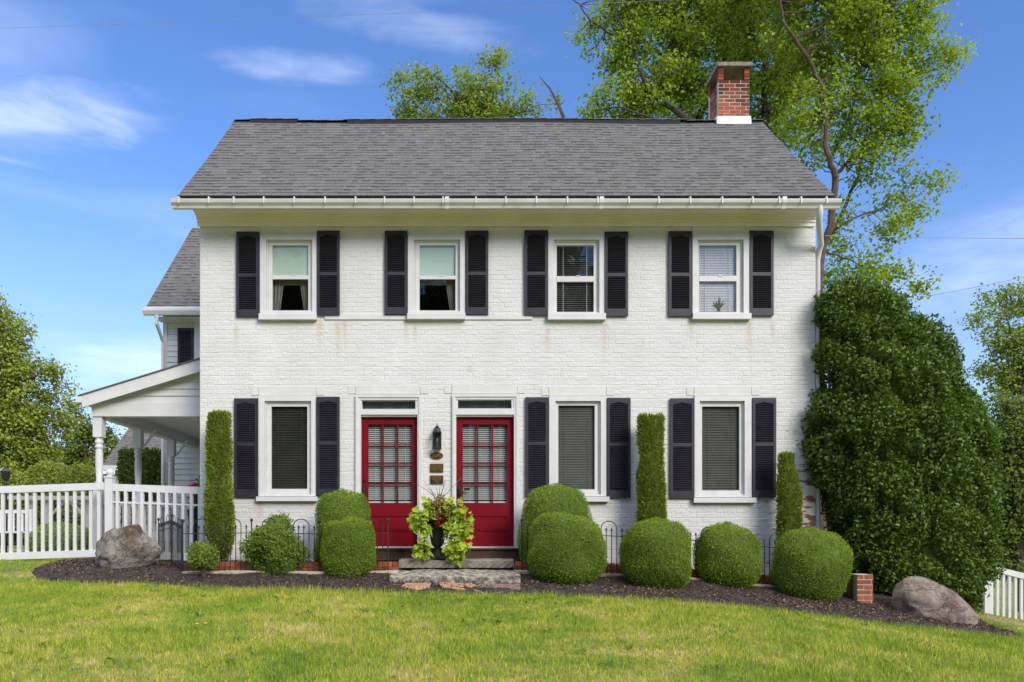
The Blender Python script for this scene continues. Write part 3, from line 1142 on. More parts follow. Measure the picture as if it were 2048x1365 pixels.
ub = (629,)
make_window((521, 634, 470, 629), (533, 625, 481, 624), [(544, 616, 490, 550), (544, 616, 558, 621)], (520, 635, 629, 642), ('shade', (-1, 1)))
make_window((816, 930, 470, 628), (828, 920, 481, 624), [(839, 911, 490, 551), (839, 911, 558, 621)], (815, 931, 628, 641), ('shade', (1,)))
make_window((1096, 1209, 470, 628), (1107, 1198, 481, 627), [(1114, 1188, 490, 552), (1114, 1188, 563, 624)], (1095, 1210, 628, 642), ('slats', 0.030, 0.024, 0.35, M_BLINDW))
make_window((1384, 1498, 470, 628), (1394, 1486, 481, 627), [(1399, 1474, 490, 551), (1399, 1474, 562, 624)], (1383, 1499, 628, 641), ('slats', 0.026, 0.028, 1.15, M_BLINDL))
make_window((518, 632, 793, 993), (530, 623, 803, 990), [(542, 614, 813, 978)], (515, 636, 993, 1003), ('slats', 0.026, 0.026, 0.70, M_BLINDD))
make_window((1098, 1212, 793, 993), (1110, 1201, 803, 990), [(1117, 1190, 811, 979)], (1094, 1217, 993, 1004), ('slats', 0.026, 0.027, 0.95, M_BLINDG))
make_window((1388, 1502, 793, 995), (1398, 1488, 803, 991), [(1405, 1480, 813, 981)], (1385, 1509, 995, 1006), ('slats', 0.026, 0.027, 0.85, M_BLINDG))


# ---- shutters
def make_shutter(l, r, t, b):
    x0, x1, z0, z1 = R(l, r, t, b)
    w, h = x1 - x0, z1 - z0
    sw, tr, mr, br = 0.042, 0.06, 0.055, 0.115
    zm = z0 + h * (0.535 if h > 1.4 else 0.49)
    mb = MB()
    ya, yb = -0.048, -0.012
    mb.ring((x0, x1, z0, z1), (x0 + sw, x1 - sw, z0 + br, z1 - tr), ya, yb)
    mb.box(x0 + sw, x1 - sw, ya + .001, yb - .001, zm - mr / 2, zm + mr / 2)
    mb.box(x0 + sw - .002, x1 - sw + .002, -0.017, -0.0125, z0 + br - .01, z1 - tr + .01)       # back panel
    # arched head
    n = 12
    xa, xb, zt = x0 + sw, x1 - sw, z1 - tr
    zt += 0.0
    for k in range(n):
        u0, u1 = k / n, (k + 1) / n
        f = lambda u: zt - 0.032 * abs(math.cos(math.pi * u)) ** 1.4 - 0.002
        p0, p1 = xa + (xb - xa) * u0, xa + (xb - xa) * u1
        mb.hexa([(p0, ya + .002, f(u0)), (p1, ya + .002, f(u1)), (p1, yb - .006, f(u1)), (p0, yb - .006, f(u0)), (p0, ya + .002, zt + .004), (p1, ya + .002, zt + .004), (p1, yb - .006, zt + .004), (p0, yb - .006, zt + .004)])
    s_ = mb.build('shutter', M_SHUT, house)
    for c, d in ((z0 + br, zm - mr / 2), (zm + mr / 2, zt)):
        mb = MB()
        slats(mb, xa, xb, c + .006, d - .002, -0.036, 0.0285, 0.027, 0.62, 0.005)
        mb.build('louvers', M_SHUT, s_, kind='stuff')


for a in ((474, 519, 466, 635), (635, 680, 464, 632), (770, 815, 464, 631), (931, 976.5, 464, 631), (1048.5, 1095, 463, 632), (1208.5, 1255, 466, 634), (1336, 1382, 465, 634), (1498, 1545, 464, 633),
          (470, 517, 798, 995), (634, 680, 795, 993), (1050.5, 1096, 796, 994), (1213, 1260, 797, 996), (1339, 1387, 798, 997), (1503, 1550, 797, 996)):
    make_shutter(*a)


# ---- doors
def make_door(f, transom, door, glass):
    fx0, fx1, fz0, fz1 = R(f[0], f[1], f[2], f[3])
    dx0, dx1, dz0, dz1 = R(*door)
    tx0, tx1, tz0, tz1 = R(*transom)
    mb = MB()
    mb.box(fx0, dx0, -0.03, 0.13, fz0, fz1)                                  # jambs
    mb.box(dx1, fx1, -0.03, 0.13, fz0, fz1)
    mb.box(dx0, dx1, -0.028, 0.11, tz1, fz1 - .001)                          # head
    mb.box(dx0, tx0, -0.018, 0.11, tz0, tz1)
    mb.box(tx1, dx1, -0.018, 0.11, tz0, tz1)
    mb.box(dx0, dx1, -0.03, 0.12, dz1 + .03, tz0)                            # transom bar
    mb.box(dx0, dx1, 0.0, 0.12, dz1 + .003, dz1 + .03)
    mb.box(fx0 - .01, fx0 + .03, -0.045, -0.03, fz0, fz1 + .012)             # moulding
    mb.box(fx1 - .03, fx1 + .01, -0.045, -0.03, fz0, fz1 + .012)
    mb.box(fx0 + .03, fx1 - .03, -0.045, -0.03, fz1 - .03, fz1 + .012)
    mb.box(dx0, dx1, -0.04, 0.13, fz0 - .005, dz0 - .004)                    # threshold
    fr = mb.build('door_frame', M_WHITE, house)
    MB().quad((tx0, 0.03, tz0), (tx1, 0.03, tz0), (tx1, 0.03, tz1), (tx0, 0.03, tz1)).build('transom_pane', M_GLASS, fr)
    MB().box(tx0 - .02, tx1 + .02, .115, .118, tz0 - .02, tz1 + .02).build('transom_backing', M_TBACK, fr)  # grey-green plane added behind the glass so the transom reads less black
    gx0, gx1, gz0, gz1 = R(*glass)
    mb = MB()
    y0, y1 = 0.062, 0.105
    mb.ring((dx0 + .003, dx1 - .003, dz0, dz1), (gx0, gx1, gz0, gz1), y0, y1)
    cw = (gx1 - gx0) / 3
    rh = (gz1 - gz0) / 4
    m = 0.011
    for k in (1, 2):
        mb.box(gx0 + cw * k - m, gx0 + cw * k + m, y0 + .006, y1 - .004, gz0, gz1)
    for k in (1, 2, 3):
        for c in range(3):
            a0 = gx0 + cw * c + (m if c else 0)
            a1 = gx0 + cw * (c + 1) - (m if c < 2 else 0)
            mb.box(a0, a1, y0 + .008, y1 - .006, gz0 + rh * k - m, gz0 + rh * k + m)
    d = mb.build('door', M_RED, house)
    # raised lower panel between two grooves
    px0, px1 = dx0 + .10, dx1 - .10
    mb = MB()
    pz0, pz1 = Z(1062), Z(1031)
    mb.ring((px0, px1, pz0, pz1), (px0 + .016, px1 - .016, pz0 + .016, pz1 - .016), y0 - .012, y0 - .0005)
    mb.box(px0 + .03, px1 - .03, y0 - .006, y0 - .0005, pz0 + .03, pz1 - .03)
    mb.build('door_panel', M_RED, d)
    for r in range(4):
        for c in range(3):
            a0 = gx0 + cw * c + (m if c else 0)
            a1 = gx0 + cw * (c + 1) - (m if c < 2 else 0)
            b0 = gz0 + rh * r + (m if r else 0)
            b1 = gz0 + rh * (r + 1) - (m if r < 3 else 0)
            MB().quad((a0, y0 + .025, b0), (a1, y0 + .025, b0), (a1, y0 + .025, b1), (a0, y0 + .025, b1)).build('pane', M_GLASS, d)
    mb = MB()
    slats(mb, gx0 - .01, gx1 + .01, gz0 + .035, gz1 + .01, y1 + .03, 0.0315, 0.026, 0.72)
    mb.box(gx0 - .01, gx1 + .01, y1 + .015, y1 + .04, gz0 - .01, gz0 + .03)
    for f_ in (0.16, 0.84):
        xx = gx0 + (gx1 - gx0) * f_
        mb.box(xx - .003, xx + .003, y1 + .012, y1 + .0135, gz0, gz1)
    mb.build('blind', M_BLINDW, d, kind='stuff')
    hx = X(door[0] + 6)
    for zc, kind in ((Z(961), 0), (Z(983), 1)):
        mb = MB()
        if kind == 0:
            mb.tube([(hx, y0 - .001, zc), (hx, y0 - .012, zc)], 0.026, 14)
            mb.tube([(hx, y0 - .012, zc), (hx, y0 - .03, zc)], [0.014, 0.011], 10)
            mb.build('deadbolt', M_BRONZE, d, smooth=True)
        else:
            mb.box(hx - .03, hx + .03, y0 - .008, y0 - .001, zc - .1, zc + .09)
            mb.tube([(hx, y0 - .008, zc + .05), (hx, y0 - .05, zc + .045), (hx, y0 - .058, zc + .0), (hx, y0 - .05, zc - .05), (hx, y0 - .008, zc - .06)], 0.011, 8)
            mb.build('handle', M_BRONZE, d, smooth=True)
    return d


make_door((713, 842, 792, 1097), (724, 831, 801, 819), (722, 835, 834, 1093), (735.5, 824, 848, 1006))
d2 = make_door((906, 1036, 791, 1097), (916, 1023, 800, 818), (912.5, 1028, 834, 1093), (925.5, 1015, 848, 1006))
MB().box(X(928), X(940), 0.05, 0.061, Z(980), Z(976)).build('mail_slot_tag', M_PLAQUE, d2)
mb = MB()
mb.box(X(752), X(1042), -0.30, -0.046, Z(1121, 11.7), Z(1099, 11.7) - .004)
mb.box(X(752), X(1042), -0.33, -0.046, Z(1099, 11.7) - .004, Z(1097, 11.7))
mb.build('door_landing', M_WOOD, house)

# ---- cornice, gutter
mb = MB()
CX0, CX1 = X(404, 11.9), X(1618, 11.9)
mb.extrude_x([(-.012, 5.004), (-.030, 5.004), (-.034, 5.055), (-.055, 5.062), (-.060, 5.10), (-.085, 5.107), (-.090, 5.132), (-.125, 5.138), (-.15, 5.148), (-.20, 5.160), (-.26, 5.178), (-.33, 5.192), (-.40, 5.198), (-.455, 5.20), (-.455, 5.225), (-.012, 5.24)], WL - 0.03, WR - 0.02)
mb.build('cornice', M_CREAM, house)
mb = MB()
GX0, GX1 = X(341, 11.4), X(1684, 11.4)
mb.extrude_x([(-.47, 5.075), (-.545, 5.065), (-.555, 5.1), (-.59, 5.135), (-.598, 5.175), (-.598, 5.188), (-.588, 5.188), (-.586, 5.175), (-.58, 5.14), (-.545, 5.105), (-.54, 5.08), (-.478, 5.085), (-.478, 5.188), (-.47, 5.188)], GX0, GX1)
gut = mb.build('gutter', M_GUTTER, house)
for px in (357, 417, 467, 527, 588, 650, 711, 769, 828, 886, 952, 1012, 1073, 1135, 1196, 1258, 1318, 1381, 1445, 1506, 1559, 1603, 1654):
    x = X(px, 11.4)
    mb = MB()
    mb.box(x - .010, x + .010, -.600, -.47, 5.2185, 5.194)
    mb.box(x - .010, x + .010, -.608, -.5985, 5.12, 5.194)
    mb.hexa([(x - .006, -.472, 5.194), (x + .006, -.472, 5.194), (x + .006, -.466, 5.194), (x - .006, -.466, 5.194), (x - .006, -.44, 5.255), (x + .006, -.44, 5.255), (x + .006, -.434, 5.255), (x - .006, -.434, 5.255)])
    mb.build('gutter_strap', M_WHITE, gut)
for px in (894, 1204, 1570):
    x = X(px, 11.4)
    MB().extrude_x([(-.47, 5.07), (-.548, 5.06), (-.559, 5.098), (-.594, 5.133), (-.602, 5.175), (-.602, 5.2175), (-.47, 5.2175)], x - .03, x + .03).build('gutter_joint', M_VINYL, gut)
# downspout at the corner
dx = WR + 0.05
mb = MB()
mb.tube([(X(1641, 11.45), -.53, 5.10), (X(1641, 11.45), -.53, 5.0), (X(1640, 11.5), -.47, 4.93), (dx, -.07, 4.70), (dx, 0.0, 4.62), (dx, 0.04, 4.5), (dx, 0.04, -0.6)], [.045, .045, .046, .046, .045, .04, .04], 10)
mb.build('downspout', M_VINYL, house, smooth=True)

# ---- roof
def sag(u, v):
    """small unevenness of an old roof: u along, v 0..1 up the slope"""
    return -0.035 * math.sin(math.pi * v) * (0.8 + 0.2 * math.cos(u * 1.7)) + 0.012 * math.sin(u * 1.1 + 0.5) * v


RX0, RX1 = X(355, 11.45), X(1671, 11.45)
SL = Vector((0, RIDGE_Y - EAVE_Y, RIDGE_Z - EAVE_Z))
SLEN = SL.length
SU = SL / SLEN
SN = Vector((0, -SU.z, SU.y))


def slope_pt(u, v, h=0.0, org=(EAVE_Y, EAVE_Z), ln=SLEN, su=SU, sn=SN, sg=True):
    s = sag(u, max(0, min(1, v / ln))) if sg else 0
    return Vector((u, org[0], org[1])) + su * v + sn * (h + s)


mb = MB()
NU, NV = 40, 10
for i in range(NU):
    for j in range(NV):
        u0, u1 = RX0 + (RX1 - RX0) * i / NU, RX0 + (RX1 - RX0) * (i + 1) / NU
        v0, v1 = SLEN * j / NV, SLEN * (j + 1) / NV
        mb.quad(slope_pt(u0, v0), slope_pt(u1, v0), slope_pt(u1, v1), slope_pt(u0, v1))
        mb.quad(slope_pt(u0, v1, -.03), slope_pt(u1, v1, -.03), slope_pt(u1, v0, -.03), slope_pt(u0, v0, -.03))
for u in (RX0, RX1):
    for j in range(NV):
        v0, v1 = SLEN * j / NV, SLEN * (j + 1) / NV
        mb.quad(slope_pt(u, v0, -.03), slope_pt(u, v1, -.03), slope_pt(u, v1), slope_pt(u, v0))
for i in range(NU):
    u0, u1 = RX0 + (RX1 - RX0) * i / NU, RX0 + (RX1 - RX0) * (i + 1) / NU
    mb.quad(slope_pt(u0, 0, -.03), slope_pt(u1, 0, -.03), slope_pt(u1, 0), slope_pt(u0, 0))
mb.quad((RX0, RIDGE_Y, RIDGE_Z), (RX1, RIDGE_Y, RIDGE_Z), (RX1, 5.25, 5.25), (RX0, 5.25, 5.25))
mb.quad((RX1, RIDGE_Y, RIDGE_Z - .07), (RX0, RIDGE_Y, RIDGE_Z - .07), (RX0, 5.2, 5.2), (RX1, 5.2, 5.2))
roof = mb.build('roof', M_ROOFB, house)
# rake boards along the gables
for u, s_ in ((RX0 + .06, 1), (RX1 - .02, 1)):
    pass
MB().box(RX0, RX1, EAVE_Y + .085, EAVE_Y + .10, EAVE_Z - .04, EAVE_Z + .035).build('fascia', M_DEAD, house)


def shingle_course_list(x0, x1, ln, expo, rnd):
    out = []
    rows = int(ln / expo) + 1
    for r in range(rows):
        v0 = r * expo - 0.012
        v1 = min((r + 1) * expo + 0.03, ln)
        if v1 - v0 < .03:
            continue
        u = x0 - rnd.uniform(0, 0.2)
        prev = 0.6
        while u < x1:
            w = rnd.choice((0.08, 0.11, 0.14, 0.17, 0.2, 0.26))
            a, b = max(u, x0), min(u + w, x1)
            if b - a > 0.02:
                # laminated tabs: alternate raised light tabs with lower dark ones
                if prev > 0.45:
                    t = rnd.choice((0.42, 0.46, 0.5, 0.55, 0.6, 0.7, 0.8))
                else:
                    t = rnd.choice((0.55, 0.62, 0.7, 0.78, 0.85))
                prev = t
                out.append((a, b, v0, v1, t))
            u += w
    return out


def shingle_piece(mb, s, fn, rnd):
    a, b, v0, v1, t = s
    h0 = (0.0085 if t > 0.4 else 0.006) + rnd.uniform(0, .002)
    h1 = 0.0025
    g = 0.0015
    mb.hexa([fn(a + g, v0, 0.001), fn(b - g, v0, 0.001), fn(b - g, v1, -.002), fn(a + g, v1, -.002), fn(a + g, v0, h0), fn(b - g, v0, h0), fn(b - g, v1, h1), fn(a + g, v1, h1)], t)


rs = random.Random(5)
EXPO = SLEN / 28.0
sh = shingle_course_list(RX0, RX1, SLEN, EXPO, rs)
sel = set(sorted(range(len(sh)), key=lambda i: sh[i][2] * 1.0 + abs((sh[i][0] + sh[i][1]) / 2 - 0.3) * .02 - (sh[i][1] - sh[i][0]) * 1.2)[:300])
rest = MB()
for i, s in enumerate(sh):
    if i in sel:
        one = MB()
        shingle_piece(one, s, slope_pt, rs)
        one.build('shingle', M_SHING, roof, tone=True)
    else:
        shingle_piece(rest, s, slope_pt, rs)


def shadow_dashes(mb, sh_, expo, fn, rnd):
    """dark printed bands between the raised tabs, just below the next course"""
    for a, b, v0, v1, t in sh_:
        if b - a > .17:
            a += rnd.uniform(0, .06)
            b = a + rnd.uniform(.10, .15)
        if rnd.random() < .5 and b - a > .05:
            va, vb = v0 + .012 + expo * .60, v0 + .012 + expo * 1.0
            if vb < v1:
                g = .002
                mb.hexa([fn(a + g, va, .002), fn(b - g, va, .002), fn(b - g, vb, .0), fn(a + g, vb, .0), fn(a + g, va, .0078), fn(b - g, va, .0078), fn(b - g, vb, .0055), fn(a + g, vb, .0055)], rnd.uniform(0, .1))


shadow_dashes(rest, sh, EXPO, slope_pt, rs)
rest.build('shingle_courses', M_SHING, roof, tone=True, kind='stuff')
# ridge: dark vent strip in two lengths, caps over the rest
d_r = D0 + RIDGE_Y
for l, r in ((505, 597), (697, 1356)):
    n = max(2, int((r - l) / 40))
    for k in range(n):
        a, b = X(l + (r - l) * k / n, d_r), X(l + (r - l) * (k + 1) / n, d_r)
        z0 = slope_pt(a, SLEN).z
        z1 = slope_pt(b, SLEN).z
        mb = MB()
        mb.hexa([(a, RIDGE_Y - .155, z0 - .16), (b, RIDGE_Y - .155, z1 - .16), (b, RIDGE_Y + .1, z1 - .1), (a, RIDGE_Y + .1, z0 - .1), (a, RIDGE_Y - .158, z0 - .078), (b, RIDGE_Y - .158, z1 - .078), (b, RIDGE_Y + .12, z1 - .05), (a, RIDGE_Y + .12, z0 - .05)])
        mb.build('ridge_vent', M_FELT, roof)
k = 0
u = RX0
while u < RX1:
    b = min(u + .29, RX1)
    z0, z1 = slope_pt(u, SLEN).z, slope_pt(b, SLEN).z
    p = VX + (u + .15) * F / d_r
    lift = 0.016 if (505 < p < 597 or 697 < p < 1356) else -0.004
    mb = MB()
    for sgn in (-1, 1):
        e = 0.15
        mb.quad((u, RIDGE_Y, z0 + lift + .012), (b + .02, RIDGE_Y, z1 + lift + .02), (b + .02, RIDGE_Y + sgn * e, z1 + lift + .015 - e * .55), (u, RIDGE_Y + sgn * e, z0 + lift + .007 - e * .55))
    mb.t = [rs.choice((.3, .5, .7, .8))] * len(mb.f)
    mb.build('ridge_cap', M_SHING, roof, tone=True)
    u += .29


# ---- chimney
def brick_wall_pieces(x0, x1, y0, y1, z0, rows, course, ln, rnd, faces, parent, m, name='brick', skip=None, tonef=None):
    """bricks laid round a rectangular pier; faces: letters of the sides to show (f front, l left, r right, b back)"""
    dep = 0.10
    for r in range(rows):
        za, zb = z0 + r * course, z0 + (r + 1) * course
        for fc in faces:
            if fc in 'fb':
                a0, a1 = (x0, x1)
            else:
                a0, a1 = (y0 + dep, y1 - dep)
            u = a0 - (0 if (r + (fc in 'lr')) % 2 else ln / 2)
            while u < a1 - .005:
                p, q_ = max(u, a0), min(u + ln, a1)
                if q_ - p > .02:
                    g = 0.0075
                    j = rnd.uniform(-.003, .003)
                    t = tonef(r, fc) if tonef else rnd.random()
                    e = [p + g, q_ - g, za + g, zb - g]
                    if not (skip and skip(fc, p, q_, r)):
                        mb = MB()
                        if fc == 'f':
                            mb.box(e[0], e[1], y0 + j, y0 + dep, e[2], e[3], t)
                        elif fc == 'b':
                            mb.box(e[0], e[1], y1 - dep, y1 + j, e[2], e[3], t)
                        elif fc == 'l':
                            mb.box(x0 + j, x0 + dep, e[0], e[1], e[2], e[3], t)
                        else:
                            mb.box(x1 - dep, x1 + j, e[0], e[1], e[2], e[3], t)
                        mb.build(name, m, parent, tone=True)
                u += ln


cy0 = 2.20
dch = D0 + cy0
cx0, cx1 = X(1437, dch), X(1499, dch)
cy1 = cy0 + 0.60
ch0, ch1 = Z(250, dch), Z(160, dch)
mb = MB()
mb.box(cx0 + .004, cx1 - .004, cy0 + .004, cy1 - .004, ch0 - .6, ch1 - .01)
chim = mb.build('chimney', M_MORTAR, house)
rc = random.Random(9)
rows = 12
course = (ch1 - ch0) / rows


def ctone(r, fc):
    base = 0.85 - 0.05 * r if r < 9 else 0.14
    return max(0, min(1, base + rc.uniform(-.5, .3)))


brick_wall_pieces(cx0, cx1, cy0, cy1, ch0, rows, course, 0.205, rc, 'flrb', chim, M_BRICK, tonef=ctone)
for (a, b) in ((cx0, cx0 + .095), (cx1 - .095, cx1)):               # corner piers round the flue mouth
    for (c, d) in ((cy0, cy0 + .1), (cy1 - .1, cy1)):
        for k in range(4):
            za = ch1 + k * (Z(135, dch) - ch1) / 4
            zb = ch1 + (k + 1) * (Z(135, dch) - ch1) / 4
            mb = MB()
            mb.box(a + .002, b - .002, c + .002, d - .002, za + .005, zb - .004, rc.uniform(.1, .8))
            mb.build('brick', M_BRICK, chim, tone=True)
mb = MB()
mb.box(cx0 - .035, cx1 + .045, cy0 - .05, cy1 + .05, Z(135, dch) + .002, Z(135, dch) + .07)
mb.build('chimney_cap', M_STONE, chim)
mb = MB()
mb.box(cx0 + .1, cx1 - .1, cy1 - .12, cy1 - .1, ch1 - .02, Z(135, dch))
mb.build('flue_liner', M_WOOD, chim)
fz = Z(234, dch)
mb = MB()
mb.hexa([(cx0 - .045, cy0 - .05, Z(248, dch) - .03), (cx1 + .02, cy0 - .05, Z(248, dch) - .03), (cx1 + .02, cy0 - .006, Z(248, dch)), (cx0 - .045, cy0 - .006, Z(248, dch)),
         (cx0 - .012, cy0 - .03, fz), (cx1 + .012, cy0 - .03, fz), (cx1 + .012, cy0 - .006, fz), (cx0 - .012, cy0 - .006, fz)])
zl = fz + .12
for xa, xb in ((cx0 - .045, cx0 - .006), (cx1 + .006, cx1 + .02)):
    mb.hexa([(xa, cy0 - .05, fz - .14), (xb, cy0 - .05, fz - .14), (xb, cy1 + .02, fz - .1), (xa, cy1 + .02, fz - .1), (xa + .006, cy0 - .02, fz - .002), (xb, cy0 - .02, fz - .002), (xb, cy1 + .0, fz + .13), (xa + .006, cy1 + .0, fz + .13)])
mb.build('chimney_flashing', M_WHITE, chim)

# ---- rear wing
WY = 5.4
wx0 = X(328, D0 + WY)
we_y, we_z = WY - .45, Z(618, D0 + WY - .45)
wr_y = we_y + 2.96
wr_z = we_z + 2.96
wroof_x0 = X(290, D0 + we_y)
mb = MB()
mb.box(wx0 + .02, 2.5, WY + .02, 11.0, -0.9, we_z + .02)
mb.poly([(wx0 + .02, WY + .02, we_z), (wx0 + .02, wr_y, wr_z - .1), (wx0 + .02, 11.0, we_z)])
mb.box(-3.9, 2.4, HB - .02, WY + .02, -0.9, 5.0)
mb.build('wing_wall', M_SIDING, house)
ww = house.children[-1] if house.children else None
ww = bpy.data.objects['wing_wall']
pit = 0.127
zz = -0.35
k = 0
while zz < we_z - .08:
    mb = MB()
    xr = X(402, D0 + WY) + .25
    mb.hexa([(wx0 + .07, WY - .022, zz), (xr, WY - .022, zz), (xr, WY + .018, zz), (wx0 + .07, WY + .018, zz), (wx0 + .07, WY - .004, zz + pit + .004), (xr, WY - .004, zz + pit + .004), (xr, WY + .018, zz + pit + .004), (wx0 + .07, WY + .018, zz + pit + .004)])
    mb.build('siding_board', M_SIDING, ww)
    zz += pit
MB().box(wx0 - .01, wx0 + .08, WY - .035, WY + .05, -0.6, we_z - .02).build('corner_board', M_WHITE, house)
mb = MB()
wsu = Vector((0, 1, 1)).normalized()
wsn = Vector((0, -1, 1)).normalized()
wln = math.hypot(2.96, 2.96)
wfn = lambda u, v, h=0.0: Vector((u, we_y, we_z)) + wsu * v + wsn * h
mb.hexa([wfn(wroof_x0, 0, -.06), wfn(2.6, 0, -.06), wfn(2.6, wln, -.06), wfn(wroof_x0, wln, -.06), wfn(wroof_x0, 0), wfn(2.6, 0), wfn(2.6, wln), wfn(wroof_x0, wln)])
mb.quad((wroof_x0, wr_y, wr_z), (2.6, wr_y, wr_z), (2.6, 11.4, we_z), (wroof_x0, 11.4, we_z))
wroof = mb.build('wing_roof', M_ROOFB, house)
rest = MB()
wsh = shingle_course_list(wroof_x0, -3.2, wln, 0.148, rs)
for s in wsh:
    shingle_piece(rest, s, wfn, rs)
shadow_dashes(rest, wsh, .148, wfn, rs)
rest.build('shingle_courses', M_SHING, wroof, tone=True, kind='stuff')
mb = MB()
mb.box(wroof_x0 - .01, -3.6, we_y - .02, we_y + .012, we_z - .02, we_z + .045)
mb.build('wing_fascia', M_WHITE, house)
mb = MB()
gz_ = we_z - .02
mb.extrude_x([(we_y + .01, gz_ - .13), (we_y - .08, gz_ - .13), (we_y - .12, gz_ - .05), (we_y - .12, gz_ - .005), (we_y + .01, gz_ - .005)], X(285, D0 + we_y - .1), -3.6)
mb.box(wx0 - .05, -3.6, we_y + .02, WY - .03, gz_ - .17, gz_ - .15)
mb.build('wing_gutter', M_VINYL, house)
mb = MB()
mb.tube([(X(316, D0 + we_y), we_y - .05, gz_ - .13), (X(315, D0 + we_y), we_y - .05, gz_ - .32), (wx0 + .01, WY - .08, gz_ - .62), (wx0 + .01, WY - .08, -0.4)], .04, 8)
mb.build('wing_downspout', M_VINYL, house, smooth=True)
dw = D0 + WY
mb = MB()
sx0, sx1, sz0, sz1 = X(357, dw), X(388, dw), Z(770, dw), Z(658, dw)
mb.ring((sx0, sx1, sz0, sz1), (sx0 + .05, sx1 - .05, sz0 + .1, sz1 - .07), WY - .06, WY - .024)
mb.box(sx0 + .04, sx1 - .04, WY - .035, WY - .026, sz0, sz1 - .01)
s_ = mb.build('shutter', M_SHUT, house)
mb = MB()
slats(mb, sx0 + .05, sx1 - .05, sz0 + .1, sz1 - .07, WY - .045, .034, .03, .95, .005)
mb.build('louvers', M_SHUT, s_, kind='stuff')
MB().box(X(390, dw), X(408, dw), WY - .05, WY - .023, Z(770, dw), Z(646, dw)).build('window_casing', M_WHITE, house)

# ---- side porch
PD = 12.8
PY = PD - D0
px0 = X(183, PD)
pxr = WL - 0.012
bz0, bz1 = Z(833, PD), Z(806, PD)
mb = MB()
mb.box(px0, pxr, PY, PY + .16, bz0, bz1)
mb.box(px0, px0 + .16, PY + .161, WY - .03, bz0, bz1 - .001)
mb.build('porch_beam', M_WHITE, house)
# roof of the porch: single slope falling to the left
pe_x, pe_z = X(170, PD), Z(800, PD) + .02
sl_ = (Z(727, PD) - pe_z) / (X(400, PD) - pe_x)
zt = lambda x: pe_z + (x - pe_x) * sl_ + .02
mb = MB()
ya, yb = PY - .17, WY - .03
mb.hexa([(pe_x - .04, ya, zt(pe_x - .04)), (pxr, ya, zt(pxr)), (pxr, yb, zt(pxr)), (pe_x - .04, yb, zt(pe_x - .04)), (pe_x - .04, ya, zt(pe_x - .04) + .022), (pxr, ya, zt(pxr) + .022), (pxr, yb, zt(pxr) + .022), (pe_x - .04, yb, zt(pe_x - .04) + .022)])
mb.build('porch_roof', M_SHING, house, tone=True)
mb = MB()
mb.hexa([(pe_x + .03, PY - .15, zt(pe_x + .03) - .20), (pxr, PY - .15, zt(pxr) - .20), (pxr, PY - .12, zt(pxr) - .20), (pe_x + .03, PY - .12, zt(pe_x + .03) - .20), (pe_x, PY - .15, zt(pe_x) - .003), (pxr, PY - .15, zt(pxr) - .003), (pxr, PY - .12, zt(pxr) - .003), (pe_x, PY - .12, zt(pe_x) - .003)])
mb.hexa([(pe_x + .04, PY - .119, zt(pe_x) - .12), (pxr, PY - .119, zt(pxr) - .12), (pxr, WY - .05, zt(pxr) - .12), (pe_x + .04, WY - .05, zt(pe_x) - .12), (pe_x + .04, PY - .119, zt(pe_x) - .02), (pxr, PY - .119, zt(pxr) - .02), (pxr, WY - .05, zt(pxr) - .02), (pe_x + .04, WY - .05, zt(pe_x) - .02)])
mb.build('rake_board', M_WHITE, house)
mb = MB()
mb.box(pe_x - .075, pe_x + .01, PY - .16, WY - .1, zt(pe_x) - .11, zt(pe_x) - .01)
mb.build('porch_gutter', M_VINYL, house)
mb = MB()
mb.poly([(px0 + .02, PY + .05, bz1), (pxr, PY + .05, bz1), (pxr, PY + .05, zt(pxr) - .05), (px0 + .02, PY + .05, zt(px0) - .05)])
pg = mb.build('porch_gable', M_SIDING, house)
zz = bz1
while zz < zt(pxr) - .15:
    zn = zz + .118
    xl = px0 + .02
    # cut each board where it runs under the rake
    xs_ = max(xl, pe_x + (zz + .17 - pe_z) / sl_ - .25)
    mb = MB()
    mb.hexa([(xs_, PY + .012, zz + .002), (pxr, PY + .012, zz + .002), (pxr, PY + .045, zz + .002), (xs_, PY + .045, zz + .002), (xs_ + .3, PY + .034, zn), (pxr, PY + .034, zn), (pxr, PY + .045, zn), (xs_ + .3, PY + .045, zn)])
    mb.build('siding_board', M_SIDING, pg)
    zz = zn
mb = MB()
mb.quad((px0 + .1, PY + .1, bz1 - .02), (px0 + .1, WY - .03, bz1 - .02), (pxr, WY - .03, bz1 - .02), (pxr, PY + .1, bz1 - .02))
mb.build('porch_ceiling', M_SIDING, house)
MB().box(px0 - .05, pxr, PY - .05, WY - .03, -0.55, -0.14).build('porch_floor', M_CONC, house)


def turned(h, r):
    return [(r * 1.0, 0), (r * 1.0, 0.03), (r * .8, .05), (r * .9, .09), (r * .68, .13), (r * .85, h * .45), (r * .82, h - .25), (r * .7, h - .2), (r * .95, h - .17), (r * .95, h - .15), (r * .72, h - .12), (r * .95, h - .09), (r * .95, h - .06), (r * .72, h - .04), (r * .9, h)]


